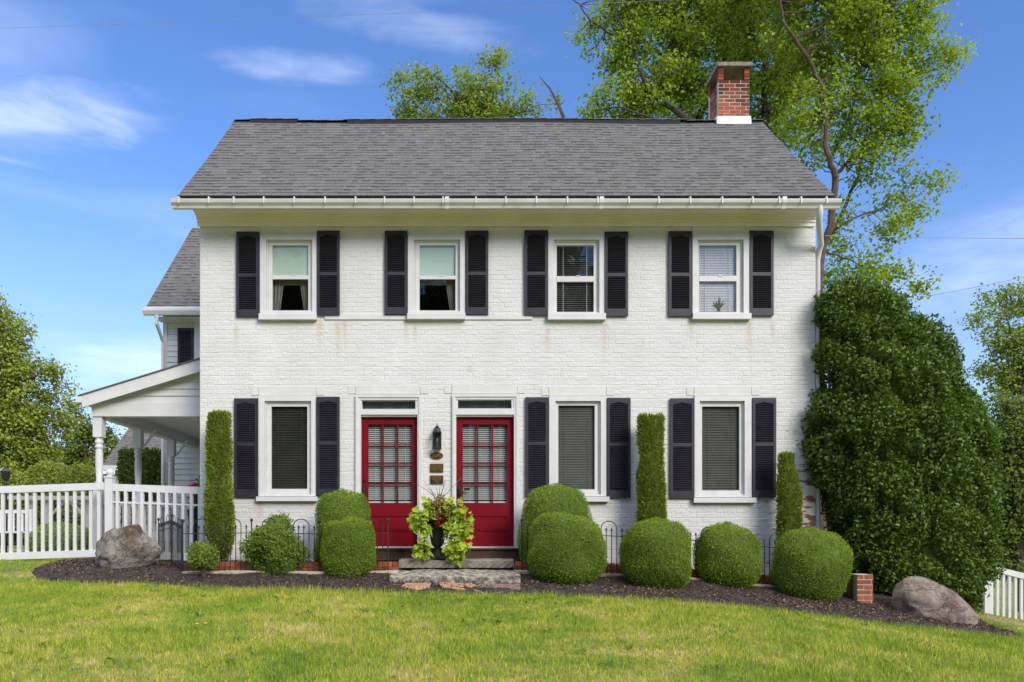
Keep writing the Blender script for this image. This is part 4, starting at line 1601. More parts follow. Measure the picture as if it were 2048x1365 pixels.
cxp = px0 + .083
for pdp in (12.9, 14.45, 16.1):
    y = pdp - D0
    zb = -0.14
    mb = MB()
    mb.box(cxp - .075, cxp + .075, y - .075, y + .075, zb, 0.98)
    mb.box(cxp - .075, cxp + .075, y - .075, y + .075, bz0 - .34, bz0 - .001)
    mb.lathe(turned(bz0 - .34 - .98, .073), (cxp, y, .98), 18)
    mb.build('porch_post', M_WHITE, house, smooth=True)
    if pdp > 14:
        MB().hexa([(cxp + .09, y - .02, bz0 - .32), (cxp + .12, y - .02, bz0 - .32), (cxp + .12, y + .02, bz0 - .32), (cxp + .09, y + .02, bz0 - .32), (cxp + .3, y - .02, bz0 - .002), (cxp + .36, y - .02, bz0 - .002), (cxp + .36, y + .02, bz0 - .002), (cxp + .3, y + .02, bz0 - .002)]).build('post_bracket', M_WHITE, house)
# porch railing with turned balusters along the outer side and the front
mb = MB()
mb.box(cxp - .03, cxp + .03, 12.98 - D0, 16.0 - D0, .70, .75)
mb.box(cxp - .03, cxp + .03, 12.98 - D0, 16.0 - D0, .02, .06)
mb.box(cxp + .08, pxr - .9, PY + .05, PY + .1, .70, .75)
mb.box(cxp + .08, pxr - .9, PY + .05, PY + .1, .02, .06)
rl = mb.build('porch_railing', M_WHITE, house)
bal = MB().lathe([(.02, 0), (.02, .16), (.013, .18), (.024, .26), (.014, .36), (.02, .46), (.012, .5), (.02, .53), (.02, .64)], (0, 0, 0), 10).mesh('baluster')
for k in range(9):
    o = link('baluster', bal, M_WHITE, rl, smooth=(k == 0))
    o.location = (cxp + .2 + k * .105, PY + .075, .06)
for k in range(20):
    o = link('baluster', bal, M_WHITE, rl)
    o.location = (cxp, PY + .3 + k * .14, .06)

# ------------------------------------------------------------------ plants: helpers
def solid_rows(rows, d, ratio=0.9, nth=40, sub=3, lump=(6.0, 0.03), seed=1, pw=2.2):
    """closed surface from (py, left px, right px) rows seen at distance d; depth = width * ratio"""
    rows = sorted(rows)
    py = np.array([r[0] for r in rows], float)
    tt = np.linspace(0, len(rows) - 1, (len(rows) - 1) * sub + 1)
    ii = np.arange(len(rows))
    pyi = np.interp(tt, ii, py)
    li = np.interp(pyi, py, [r[1] for r in rows])
    ri = np.interp(pyi, py, [r[2] for r in rows])
    z = CZ + (VY - pyi) * d / F
    x0, x1 = (li - VX) * d / F, (ri - VX) * d / F
    cx, rx = (x0 + x1) / 2, (x1 - x0) / 2
    th = np.linspace(0, 2 * np.pi, nth, endpoint=False)
    c, s = np.cos(th), np.sin(th)
    k = (np.abs(c) ** pw + np.abs(s) ** pw) ** (-1 / pw)
    V = np.empty((len(z), nth, 3))
    V[:, :, 0] = cx[:, None] + rx[:, None] * (c * k)[None]
    V[:, :, 1] = (d - D0) + rx[:, None] * (s * k)[None] * ratio
    V[:, :, 2] = z[:, None]
    V = V.reshape(-1, 3)
    cen = np.array([cx.mean(), d - D0, z.mean()])
    nrm = unit(V - cen)
    V = V + nrm * (waves(V, seed, lump[0], lump[1]) + waves(V, seed + 7, lump[0] * 2.6, lump[1] * .35))[:, None]
    m = len(z)
    i, j = np.meshgrid(np.arange(nth), np.arange(m - 1))
    a = (j * nth + i).ravel()
    b = (j * nth + (i + 1) % nth).ravel()
    q = np.stack([a, a + nth, b + nth, b], 1)
    return V, q, cen, (m, nth)


def ball_rows(l, r, t, b, n=2.5, k=13, cut=0.93):
    out = []
    if r - l > 60:
        l, r, t = l + 3.5, r - 3.5, t + 3
    cx, hw = (l + r) / 2, (r - l) / 2
    H = (b - t) / (1 + cut) * 1.0
    cyy = t + H
    for u in np.linspace(-1, cut, k):
        w = (1 - abs(u) ** n) ** (1 / n) if abs(u) < 1 else 0.0
        out.append((cyy + u * H, cx - hw * max(w, .03), cx + hw * max(w, .03)))
    return out


def solid_obj(name, V, q, shape, m, parent, shrink=1.0, cen=None, smooth=True):
    mm, nth = shape
    W = V.copy()
    if shrink != 1.0:
        W = cen + (W - cen) * np.array([shrink, shrink, max(shrink, .955)])
    n = len(q)
    loops = list(q.ravel())
    starts = list(np.arange(n) * 4)
    tot = [4] * n
    for row in (0, mm - 1):
        starts.append(len(loops))
        tot.append(nth)
        r = list(range(row * nth, row * nth + nth))
        loops += r if row == 0 else r[::-1]
    me = np_mesh(name, W, loops, starts, tot, np.full(n + 2, .3), smooth)
    return link(name, me, m, parent)


def surf_sample(V, q, n, rng):
    A, B, C, Dd = V[q[:, 0]], V[q[:, 1]], V[q[:, 2]], V[q[:, 3]]
    nr = np.cross(C - A, Dd - B)
    ar = np.linalg.norm(nr, axis=1)
    k = rng.choice(len(q), n, p=ar / ar.sum())
    u, w = rng.random((n, 1)), rng.random((n, 1))
    P = A[k] * (1 - u) * (1 - w) + B[k] * u * (1 - w) + C[k] * u * w + Dd[k] * (1 - u) * w
    return P, unit(nr[k])


def shrub(name, rows, d, label, cat, m, n, lsize, group=None, ratio=0.92, lump=(6, .03), seed=1, depth=0.05, pw=2.2, up=0.2, rnd=0.55, spread=0.02, core=.93, fold=.25, corem=None, aspect=.55, clump=0.0):
    rng = np.random.default_rng(seed)
    V, q, cen, shp = solid_rows(rows, d, ratio, lump=lump, seed=seed, pw=pw)
    base = Vector((cen[0], cen[1], V[:, 2].min()))
    t = thing(name, base, label, cat, group)
    P, nr = surf_sample(V, q, n, rng)
    out = P - cen
    sg = np.sign((nr * out).sum(1, keepdims=True))
    nr = nr * np.where(sg == 0, 1, sg)
    inward = np.abs(rng.normal(0, depth, n))
    if clump:
        inward += np.clip(waves(P, seed + 50, 9.0, clump) + waves(P, seed + 51, 21.0, clump * .6), 0, None)
    stray = np.where(rng.random(n) < .02, rng.uniform(0, .025, n), 0.0)
    P = P - nr * inward[:, None] + nr * (rng.uniform(0, spread, (n, 1)) + stray[:, None])
    ax = unit(nr * (0.5 + up) + np.array([0, 0, up]) + rng.normal(0, rnd, (n, 3)))
    ln = lsize * rng.uniform(.6, 1.35, n)
    tone = np.clip(rng.normal(.42, .21, n) + .17 * nr[:, 2], 0, 1)  # up-facing leaves paler: new growth, with some top light put into the tone
    nn = unit(nr + np.array([0, 0, .35]) + rng.normal(0, .6, (n, 3)))
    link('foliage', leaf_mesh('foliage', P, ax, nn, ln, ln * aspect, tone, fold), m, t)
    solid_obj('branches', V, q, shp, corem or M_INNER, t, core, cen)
    zb = float(ground(base.x, base.y))
    st = MB()
    st.tube([(base.x, base.y, zb - .1), (base.x + .01, base.y, base.z + .12)], [.045, .03], 8)
    st.build('stem', M_BARK, t, smooth=True)
    return t


# ------------------------------------------------------------------ clipped shrubs in the bed
def ball_depth(px, pyb, add=.12):
    return on_ground(px, pyb).y + D0 + add


BALLS = 'clipped shrubs along the house front'
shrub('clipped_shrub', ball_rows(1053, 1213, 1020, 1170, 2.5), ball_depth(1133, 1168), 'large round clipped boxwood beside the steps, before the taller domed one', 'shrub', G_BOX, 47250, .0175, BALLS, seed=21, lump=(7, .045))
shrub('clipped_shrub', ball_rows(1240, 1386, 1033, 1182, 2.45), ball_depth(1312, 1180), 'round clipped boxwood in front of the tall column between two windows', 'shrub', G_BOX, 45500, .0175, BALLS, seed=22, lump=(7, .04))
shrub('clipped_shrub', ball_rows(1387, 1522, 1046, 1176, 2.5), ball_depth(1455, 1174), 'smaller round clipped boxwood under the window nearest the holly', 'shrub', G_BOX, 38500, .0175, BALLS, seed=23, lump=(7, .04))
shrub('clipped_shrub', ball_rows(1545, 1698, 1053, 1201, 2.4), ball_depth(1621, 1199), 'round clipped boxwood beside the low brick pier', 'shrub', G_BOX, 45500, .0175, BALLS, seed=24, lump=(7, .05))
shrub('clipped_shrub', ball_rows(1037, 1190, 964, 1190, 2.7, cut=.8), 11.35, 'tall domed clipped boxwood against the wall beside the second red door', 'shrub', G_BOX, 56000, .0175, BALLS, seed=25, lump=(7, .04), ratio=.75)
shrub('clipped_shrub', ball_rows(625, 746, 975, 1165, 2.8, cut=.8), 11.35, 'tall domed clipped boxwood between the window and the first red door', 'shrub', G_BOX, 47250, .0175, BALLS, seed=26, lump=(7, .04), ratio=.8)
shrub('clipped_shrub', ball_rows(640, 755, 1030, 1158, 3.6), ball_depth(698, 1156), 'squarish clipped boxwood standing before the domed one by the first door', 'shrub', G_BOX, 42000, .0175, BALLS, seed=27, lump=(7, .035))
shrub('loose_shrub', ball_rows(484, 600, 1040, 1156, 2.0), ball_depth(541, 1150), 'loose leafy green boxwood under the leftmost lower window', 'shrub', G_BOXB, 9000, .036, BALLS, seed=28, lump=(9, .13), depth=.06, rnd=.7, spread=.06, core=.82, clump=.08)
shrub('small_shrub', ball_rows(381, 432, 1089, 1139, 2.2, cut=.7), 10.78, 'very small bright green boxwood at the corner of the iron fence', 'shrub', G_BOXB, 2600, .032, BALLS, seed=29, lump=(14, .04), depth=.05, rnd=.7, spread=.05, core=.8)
COLS = 'clipped yew columns against the facade'
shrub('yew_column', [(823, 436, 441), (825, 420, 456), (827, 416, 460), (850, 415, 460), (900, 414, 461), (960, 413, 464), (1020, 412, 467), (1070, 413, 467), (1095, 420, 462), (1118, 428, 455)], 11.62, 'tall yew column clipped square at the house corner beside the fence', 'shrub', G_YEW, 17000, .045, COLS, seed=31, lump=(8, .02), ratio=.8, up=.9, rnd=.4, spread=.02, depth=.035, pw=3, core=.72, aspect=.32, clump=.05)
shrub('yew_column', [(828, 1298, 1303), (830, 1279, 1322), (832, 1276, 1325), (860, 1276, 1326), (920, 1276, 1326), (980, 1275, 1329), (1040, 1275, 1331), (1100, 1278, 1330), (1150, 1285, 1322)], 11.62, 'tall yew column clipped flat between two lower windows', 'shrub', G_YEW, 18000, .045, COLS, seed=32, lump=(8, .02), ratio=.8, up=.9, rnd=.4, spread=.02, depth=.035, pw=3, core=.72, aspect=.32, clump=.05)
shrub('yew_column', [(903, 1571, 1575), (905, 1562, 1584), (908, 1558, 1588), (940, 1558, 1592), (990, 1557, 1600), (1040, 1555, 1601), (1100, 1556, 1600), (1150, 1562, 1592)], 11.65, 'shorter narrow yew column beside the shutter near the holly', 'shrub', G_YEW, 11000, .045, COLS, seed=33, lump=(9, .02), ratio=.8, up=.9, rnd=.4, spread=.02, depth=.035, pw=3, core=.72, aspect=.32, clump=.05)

# the big holly at the corner
HD = 11.85
hrows = [(566, 1705, 1700), (578, 1661, 1763), (594, 1649, 1803), (622, 1643, 1830), (660, 1641, 1858), (700, 1639, 1876), (760, 1643, 1916), (820, 1639, 1946), (880, 1631, 1964), (940, 1643, 1964), (1000, 1655, 1970), (1060, 1675, 1976), (1110, 1675, 1976), (1160, 1700, 1972), (1200, 1740, 1955), (1228, 1790, 1935)]
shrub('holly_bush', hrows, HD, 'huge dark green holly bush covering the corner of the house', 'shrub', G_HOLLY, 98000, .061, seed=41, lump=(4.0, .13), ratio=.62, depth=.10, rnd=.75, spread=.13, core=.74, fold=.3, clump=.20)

# ------------------------------------------------------------------ boulders, pier, edging, steps
def boulder(name, rows, d, m, label, seed, lump, ratio, planes=16, crag=1.0):
    V, q, cen, shp = solid_rows(rows, d, ratio, nth=64, sub=6, lump=(3.2, lump), seed=seed, pw=2.3)
    nr = unit(V - cen)
    # chipped facets: flatten against a few random planes, then roughen
    r = np.random.default_rng(seed)
    for k in range(planes):
        nd = unit(r.normal(size=(1, 3)))[0]
        h = (V - cen) @ nd
        lim = np.quantile(h, r.uniform(.86, .97))
        V = V - np.clip(h - lim, 0, None)[:, None] * nd * .8
    V = V + nr * crag * (waves(V, seed + 1, 11, .03) - .6 * np.abs(waves(V, seed + 3, 7, .07)) + waves(V, seed + 2, 30, .014) + waves(V, seed + 4, 75, .007))[:, None]
    o = solid_obj(name, V, q, shp, m, None, smooth=False)
    tag(o, label, 'boulder', 'boulders at the ends of the bed')
    return o


boulder('boulder', [(1047, 238, 264), (1054, 224, 280), (1070, 208, 298), (1085, 198, 312), (1100, 184, 322), (1115, 172, 327), (1130, 174, 328), (1150, 184, 326)], ball_depth(250, 1138, .12), M_ROCKL, 'craggy grey brown boulder before the white picket fence', 4, .05, .8, 22, 1.0)
boulder('boulder', [(1154, 1822, 1840), (1159, 1808, 1860), (1170, 1797, 1886), (1185, 1789, 1908), (1200, 1785, 1924), (1215, 1783, 1936), (1230, 1781, 1944), (1252, 1788, 1946)], ball_depth(1860, 1243, .25), M_ROCKR, 'smooth pinkish grey boulder lying in front of the holly', 8, .02, .7, 5, .55)

# low brick pier
pp = on_ground(1732, 1214)
pd_ = pp.y + D0
bx0, bx1 = X(1714, pd_), X(1747, pd_)
pz1, pz0 = Z(1149, pd_), pp.z - .05
pier = thing('brick_pier', (pp.x, pp.y, pp.z), 'low red brick pier between the clipped ball and the boulder', 'pier')
MB().box(bx0 + .006, bx1 - .006, pp.y + .006, pp.y + .294, pz0 - .2, pz1 - .006).build('core', M_MORTAR, pier)
brick_wall_pieces(bx0, bx1, pp.y, pp.y + .30, pz0, 7, (pz1 - pz0) / 7, (bx1 - bx0) / 2 if False else .2, random.Random(4), 'flrb', pier, M_BRICK, tonef=lambda r, f: random.Random(r * 7 + ord(f)).uniform(.55, .95))

# brick edging of the raised bed
edging = thing('brick_edging', (-1.6, -.93, -.3), 'two courses of red brick edging behind the black iron fence', 'edging')
red = random.Random(6)
for a, b in ((X(372, 11.07), X(797, 11.07)), (X(1030, 11.07), X(1570, 11.07))):
    for c in range(2):
        u = a + (0 if c == 0 else -.1)
        while u < b:
            p, q_ = max(u, a) + .004, min(u + .205, b) - .004
            if q_ - p > .04:
                zc = float(ground((p + q_) / 2, -.93)) + .025 + c * .072
                mb = MB()
                mb.box(p, q_, -.93 + red.uniform(-.006, .006), -.83, zc, zc + .067, red.uniform(.3, .95))
                mb.build('brick', M_BRICK, edging, tone=True)
            u += .205
    mb = MB()
    n = 24
    for k in range(n):
        u0, u1 = a + (b - a) * k / n, a + (b - a) * (k + 1) / n
        g0, g1 = float(ground(u0, -1.0)), float(ground(u1, -1.0))
        mb.hexa([(u0, -1.10, g0 - .05), (u1, -1.10, g1 - .05), (u1, -.80, g1 - .05), (u0, -.80, g0 - .05), (u0, -1.10, g0 + .05), (u1, -1.10, g1 + .05), (u1, -.82, g1 + .06), (u0, -.82, g0 + .06)])
    mb.build('footing', M_CONC, edging)


def rough_slab(name, x0, x1, y0, y1, z0, z1, m, label, seed, rough=.012, group=None, tilt=0.0):
    nx, ny = 60, 14
    r = np.random.default_rng(seed)
    xs, ys = np.linspace(x0, x1, nx), np.linspace(y0, y1, ny)
    mb = MB()
    gx, gy = np.meshgrid(xs, ys)
    P = np.stack([gx.ravel(), gy.ravel(), np.full(nx * ny, z1)], 1)
    wv = waves(P, seed, 9, rough) + waves(P, seed + 1, 30, rough * .6)
    P[:, 2] += wv + tilt * (P[:, 1] - y0) / (y1 - y0)
    fy = waves(P * np.array([1, 0, 1]), seed + 2, 14, rough * 1.2)
    edge_f = gy.ravel() == y0
    P[:, 1] += np.where(edge_f, fy, 0)
    P[:, 2] -= np.where(edge_f, .012, 0)
    i, j = np.meshgrid(np.arange(nx - 1), np.arange(ny - 1))
    a = (j * nx + i).ravel()
    q = np.stack([a, a + 1, a + nx + 1, a + nx], 1)
    mb.v = [tuple(p) for p in P]
    mb.f = [tuple(int(k) for k in f) for f in q]
    for k in range(nx - 1):                     # front face in three bands
        prev = [P[k], P[k + 1]]
        for b in (.35, .7, 1.0):
            zz0 = [prev_z(P[k], z0, b), prev_z(P[k + 1], z0, b)]
            n0 = np.array([P[k][0], P[k][1] + .008 * math.sin(k * 1.7 + b * 9) * rough / .012, zz0[0]])
            n1 = np.array([P[k + 1][0], P[k + 1][1] + .008 * math.sin((k + 1) * 1.7 + b * 9) * rough / .012, zz0[1]])
            mb.quad(n0, n1, prev[1], prev[0])
            prev = [n0, n1]
    for row in (0, nx - 1):
        for j_ in range(ny - 1):
            a, b = P[j_ * nx + row], P[(j_ + 1) * nx + row]
            mb.quad((a[0], a[1], z0), (b[0], b[1], z0), b, a)
    mb.t = [.5] * len(mb.f)
    o = mb.build(name, m)
    return tag(o, label, 'step', group)


def prev_z(p, z0, b):
    return p[2] + (z0 - p[2]) * b


us = rough_slab('stone_step', X(798, 11.2), X(1028, 11.2), -.80, -.301, Z(1136, 11.2), Z(1120, 11.2), M_STONE, 'upper worn stone step that carries the urn', 3, .009, 'stone steps')
MB().box(X(803, 11.2), X(1024, 11.2), -.735, -.302, -.6, Z(1136, 11.2) - .002).build('bedding', M_WOOD, us)
ls = rough_slab('stone_step', X(779, 10.5), X(1041, 10.5), -1.5, -.79, Z(1166, 10.5) - .05, Z(1153, 10.5), M_STONE2, 'wider lower stone step with a flaking top', 5, .016, 'stone steps', .06)


def flagstone(pts, m, label):
    P = [on_ground(*p, dz=.06) for p in pts]
    zt_ = max(float(mulch_z(p.x, p.y)[0]) for p in P) + .012
    mb = MB()
    top = [(p.x, p.y, float(mulch_z(p.x, p.y)[0]) + .016) for i, p in enumerate(P)]
    mb.poly(top[::-1])
    for i in range(len(P)):
        a, b = top[i], top[(i + 1) % len(P)]
        mb.quad((b[0], b[1], b[2] - .06), (a[0], a[1], a[2] - .06), a, b)
    o = mb.build('flagstone', m)
    # make the faces look outward whatever the winding
    import bmesh
    bm = bmesh.new()
    bm.from_mesh(o.data)
    bmesh.ops.remove_doubles(bm, verts=bm.verts, dist=.0005)
    bmesh.ops.recalc_face_normals(bm, faces=bm.faces)
    bm.to_mesh(o.data)
    bm.free()
    return tag(o, label, 'flagstone', 'flagstones before the steps')


flagstone([(802, 1173), (812, 1166), (862, 1166), (859, 1174), (835, 1176)], M_FLAG1, 'narrow tan flagstone, leftmost of the three before the steps')
flagstone([(880, 1165), (878, 1167), (884, 1174), (928, 1177), (953, 1171), (943, 1167)], M_FLAG1, 'orange tan flagstone, middle one of three before the steps')
flagstone([(958, 1168), (948, 1178), (978, 1181), (1041, 1177), (1040, 1168)], M_FLAG2, 'purplish grey flagstone, rightmost of the three before the steps')

# ------------------------------------------------------------------ black iron fence
def iron_run(pts_posts, root, br=.0066):
    """panels between consecutive post positions (x, y); pieces follow the ground"""
    def bar(mb, x, y, z0, z1, r=br, n=6):
        mb.tube([(x, y, z0), (x, y, z1)], r, n)
    gz_ = lambda x, y: float(mulch_z(x, y)[0])
    for k in range(len(pts_posts) - 1):
        (xa, ya), (xb, yb) = pts_posts[k], pts_posts[k + 1]
        za, zb = gz_(xa, ya), gz_(xb, yb)
        zf = lambda u: za + (zb - za) * u
        pos = lambda u: (xa + (xb - xa) * u, ya + (yb - ya) * u)
        mb = MB()
        mb.tube([(*pos(0), zf(0) + .545), (*pos(1), zf(1) + .545)], .0065, 6)
        mb.build('rail', M_IRON, root)
        mb = MB()
        mb.tube([(*pos(0), zf(0) + .06), (*pos(1), zf(1) + .06)], .0065, 6)
        mb.build('rail', M_IRON, root)
        for i in (1, 3, 4, 6, 7, 9, 10, 12):
            u = i / 13
            x, y = pos(u)
            z = zf(u)
            mb = MB()
            bar(mb, x, y, z - .05, z + .63)
            mb.lathe([(.004, .60), (.012, .612), (.004, .625), (.013, .636), (.011, .645), (.002, .67)], (x, y, z), 6)
            dx_, dy_ = (xb - xa), (yb - ya)
            l_ = math.hypot(dx_, dy_)
            mb.tube([(x - dx_ / l_ * .018, y - dy_ / l_ * .018, z + .628), (x + dx_ / l_ * .018, y + dy_ / l_ * .018, z + .628)], .005, 5)
            mb.build('picket', M_IRON, root)
        for i in (2, 8):
            u0, u1 = i / 13, (i + 3) / 13
            (x0, y0), (x1, y1) = pos(u0), pos(u1)
            z0, z1 = zf(u0), zf(u1)
            pts = [(x0, y0, z0 - .05), (x0, y0, z0 + .65)]
            for q_ in range(1, 10):
                th = math.pi * q_ / 10
                m_ = (1 - math.cos(th)) / 2
                pts.append((x0 + (x1 - x0) * m_, y0 + (y1 - y0) * m_, z0 + (z1 - z0) * m_ + .65 + .105 * math.sin(th)))
            pts += [(x1, y1, z1 + .65), (x1, y1, z1 - .05)]
            MB().tube(pts, br * 1.05, 6).build('hoop', M_IRON, root)
    for x, y in pts_posts:
        z = gz_(x, y)
        mb = MB()
        mb.tube([(x, y, z - .08), (x, y, z + .70)], .0095, 8)
        mb.lathe([(.004, .69), (.012, .70), (.008, .708), (.018, .715), (.024, .73), (.018, .748), (.004, .756)], (x, y, z), 10)
        mb.build('post', M_IRON, root, smooth=True)


fl = thing('iron_fence', (X(776, 11), -1.0, -.35), 'low black iron hoop fence along the bed, door gap to boulder', 'fence', 'black iron garden fences')
iron_run([(X(776, 11), -1), (X(639, 11), -1), (X(503, 11), -1), (X(366, 11), -1)], fl)
iron_run([(X(366, 11) - .02, -.98), (X(343, 11.6), -.4), (X(318, 12.3), .28)], fl, .0046)
fr_ = thing('iron_fence', (X(1044, 11), -1.0, -.35), 'low black iron hoop fence behind the round shrubs, door gap to holly', 'fence', 'black iron garden fences')
iron_run([(X(p, 11), -1) for p in (1044, 1181, 1318, 1455, 1592)] + [(X(1685, 11), -1.0), (X(1608, 11.95), -.06)], fr_)

# ------------------------------------------------------------------ white picket fences
def vinyl_fence(root, x0, x1, y, pitch, z_top, z_bot, hr=.115, pw_=.047, mid=None, posts=(), post_top=.2, xphase=None):
    zt_, zb_ = z_top, z_bot
    mb = MB()
    e = lambda x, f: f(x)
    mb.hexa([(x0, y - .035, zt_(x0) - hr), (x1, y - .035, zt_(x1) - hr), (x1, y + .035, zt_(x1) - hr), (x0, y + .035, zt_(x0) - hr), (x0, y - .035, zt_(x0)), (x1, y - .035, zt_(x1)), (x1, y + .035, zt_(x1)), (x0, y + .035, zt_(x0))])
    mb.build('rail', M_VINYL, root)
    mb = MB()
    mb.hexa([(x0, y - .035, zb_(x0)), (x1, y - .035, zb_(x1)), (x1, y + .035, zb_(x1)), (x0, y + .035, zb_(x0)), (x0, y - .035, zb_(x0) + hr), (x1, y - .035, zb_(x1) + hr), (x1, y + .035, zb_(x1) + hr), (x0, y + .035, zb_(x0) + hr)])
    mb.build('rail', M_VINYL, root)
    if mid is not None:
        mb = MB()
        mb.hexa([(x0, y - .03, zt_(x0) - mid - .025), (x1, y - .03, zt_(x1) - mid - .025), (x1, y + .03, zt_(x1) - mid - .025), (x0, y + .03, zt_(x0) - mid - .025), (x0, y - .03, zt_(x0) - mid), (x1, y - .03, zt_(x1) - mid), (x1, y + .03, zt_(x1) - mid), (x0, y + .03, zt_(x0) - mid)])
        mb.build('rail', M_VINYL, root)
    x = (xphase if xphase is not None else x0 + pitch * .6)
    while x > x0 + .04:
        x -= pitch
    x += pitch
    while x < x1 - .03:
        if not any(abs(x - p) < .09 for p in posts):
            mb = MB()
            mb.box(x - pw_ / 2, x + pw_ / 2, y - (.034 if mid is not None else .02), y + .02, zb_(x) + hr * .8, zt_(x) - hr * .8)
            mb.build('picket', M_VINYL, root)
        x += pitch


FD = 12.5
FY = FD - D0
zt1 = lambda x: Z(966, FD) + .0 + (x - X(205, FD)) * (7.0 / 205)          # climbs gently towards the house
zb1 = lambda x: zt1(x) - 1.20
wf = thing('picket_fence', (X(220, FD), FY, -.35), 'white vinyl picket fence with a ball-topped post beside the porch', 'fence', 'white vinyl fences')
xp = X(220, FD)
vinyl_fence(wf, X(-220, FD), xp - .062, FY, 16.0 * FD / F, zt1, zb1, posts=(), xphase=X(6, FD))
zt2 = lambda x: Z(968, FD) - (x - xp) * (6.0 / 170)
vinyl_fence(wf, xp + .062, WL - .02, FY, 16.4 * FD / F, zt2, lambda x: zt2(x) - 1.20, mid=.285, xphase=X(236, FD))
for xx, zf in ((xp, zt1), (X(-215, FD), zt1)):
    mb = MB()
    zz = zf(xx)
    mb.box(xx - .06, xx + .06, FY - .06, FY + .06, zz - 1.5, zz + .075)
    mb.box(xx - .072, xx + .072, FY - .072, FY + .072, zz + .075, zz + .10)
    mb.lathe([(.05, .10), (.03, .115), (.035, .12), (.055, .145), (.06, .17), (.05, .20), (.03, .217), (.005, .224)], (xx, FY, zz), 18)
    mb.build('post', M_VINYL, wf, smooth=True)

RD = 13.2
RY = RD - D0
rf = thing('picket_fence', (X(2020, RD), RY, -1.2), 'white vinyl picket fence running downhill past the holly', 'fence', 'white vinyl fences')
zr = lambda x: Z(1132, RD) - (x - X(1985, RD)) * .24
vinyl_fence(rf, X(1975, RD), X(2300, RD), RY, 12.0 * RD / F, zr, lambda x: zr(x) - 1.02, hr=.10, pw_=.045)
for xx in (X(1972, RD), X(2200, RD)):
    mb = MB()
    zz = zr(xx)
    mb.box(xx - .06, xx + .06, RY - .06, RY + .06, zz - 1.4, zz + .06)
    mb.lathe([(.06, .06), (.07, .07), (.06, .09), (.01, .13)], (xx, RY, zz), 4)
    mb.build('post', M_VINYL, rf)

# ------------------------------------------------------------------ lantern, plaques
ly = -.02
lx = X(874.5)
z0l, z1l = Z(898), Z(867)
lan = thing('wall_lantern', (lx, 0, z0l), 'black carriage lantern on the brick between the red doors', 'lantern')
mb = MB()
mb.box(lx - .05, lx + .05, -.018, -.008, z0l + .02, z1l + .08)
mb.tube([(lx, -.018, z1l + .06), (lx, -.05, z1l + .09), (lx, -.085, z1l + .055)], .009, 8)
mb.build('back_plate', M_IRON, lan)
cyl = -.085
hw = .06
mb = MB()
for sx in (-1, 1):
    for sy in (-1, 1):
        mb.box(lx + sx * hw - .006, lx + sx * hw + .006, cyl + sy * hw - .006, cyl + sy * hw + .006, z0l, z1l)
for sx in (-.33, .33):
    mb.box(lx + sx * hw - .003, lx + sx * hw + .003, cyl - hw - .004, cyl - hw + .002, z0l, z1l)
mb.box(lx - hw - .008, lx + hw + .008, cyl - hw - .008, cyl + hw + .008, z0l - .012, z0l + .01)
mb.box(lx - hw - .008, lx + hw + .008, cyl - hw - .008, cyl + hw + .008, z1l - .006, z1l + .01)
mb.build('cage', M_IRON, lan)
mb = MB()
mb.lathe([(.062, .01), (.058, .03), (.045, .055), (.022, .07), (.03, .078), (.034, .085), (.022, .1), (.008, .108), (.006, .125), (.010, .13), (.003, .145)], (lx, cyl, z1l), 16)
mb.build('cap', M_IRON, lan, smooth=True)
mb = MB()
for a, b in (((-1, -1), (1, -1)), ((-1, -1), (-1, 1)), ((1, -1), (1, 1))):
    mb.quad((lx + a[0] * hw, cyl + a[1] * hw, z0l + .01), (lx + b[0] * hw, cyl + b[1] * hw, z0l + .01), (lx + b[0] * hw, cyl + b[1] * hw, z1l - .006), (lx + a[0] * hw, cyl + a[1] * hw, z1l - .006))
mb.build('pane', M_GLASS, lan)
mb = MB()
mb.lathe([(.012, .01), (.012, .09), (.018, .10), (.02, .125), (.012, .15), (.003, .165)], (lx, cyl, z0l), 10)
mb.build('bulb', M_CURT, lan, smooth=True)


def text_mesh(txt, size, m, parent, cx, cz, y, wmax=None):
    cu = bpy.data.curves.new('lettering', 'FONT')
    cu.body = txt
    cu.size = size
    cu.align_x = 'CENTER'
    cu.align_y = 'CENTER'
    cu.extrude = .0015
    cu.offset = .0008
    o = bpy.data.objects.new('lettering_source', cu)
    COL.objects.link(o)
    dg = bpy.context.evaluated_depsgraph_get()
    me = bpy.data.meshes.new_from_object(o.evaluated_get(dg))
    bpy.data.objects.remove(o)
    xs = [v.co.x for v in me.vertices]
    w = max(xs) - min(xs)
    k = min(1.0, wmax / w) if wmax else 1.0
    for v_ in me.vertices:
        a, b, c = v_.co
        v_.co = (cx + a * k, y - c, cz + b)
    me.materials.clear()
    return link('lettering', me, m, parent)


nx_, nz_ = X(873.5), Z(912)
np_ = thing('number_plaque', (nx_, 0, nz_), 'oval brass house number plaque reading 2895 below the lantern', 'plaque')
mb = MB()
pts = [(nx_ + .103 * math.cos(a), nz_ + .056 * math.sin(a)) for a in np.linspace(0, 2 * math.pi, 40, endpoint=False)]
i0 = len(mb.v)
mb.v = [(x, -.022, z) for x, z in pts] + [(x, -.008, z) for x, z in pts]
mb.f = [tuple(range(40))[::-1]] + [(k, (k + 1) % 40, 40 + (k + 1) % 40, 40 + k) for k in range(40)]
mb.t = [.5] * 41
mb.build('rim', M_BRASS, np_)
pts = [(nx_ + .095 * math.cos(a), nz_ + .048 * math.sin(a)) for a in np.linspace(0, 2 * math.pi, 40, endpoint=False)]
mb = MB()
mb.v = [(x, -.025, z) for x, z in pts] + [(x, -.0215, z) for x, z in pts]
mb.f = [tuple(range(40))[::-1]] + [(k, (k + 1) % 40, 40 + (k + 1) % 40, 40 + k) for k in range(40)]
mb.t = [.5] * 41
mb.build('plate', M_PLAQUE, np_)
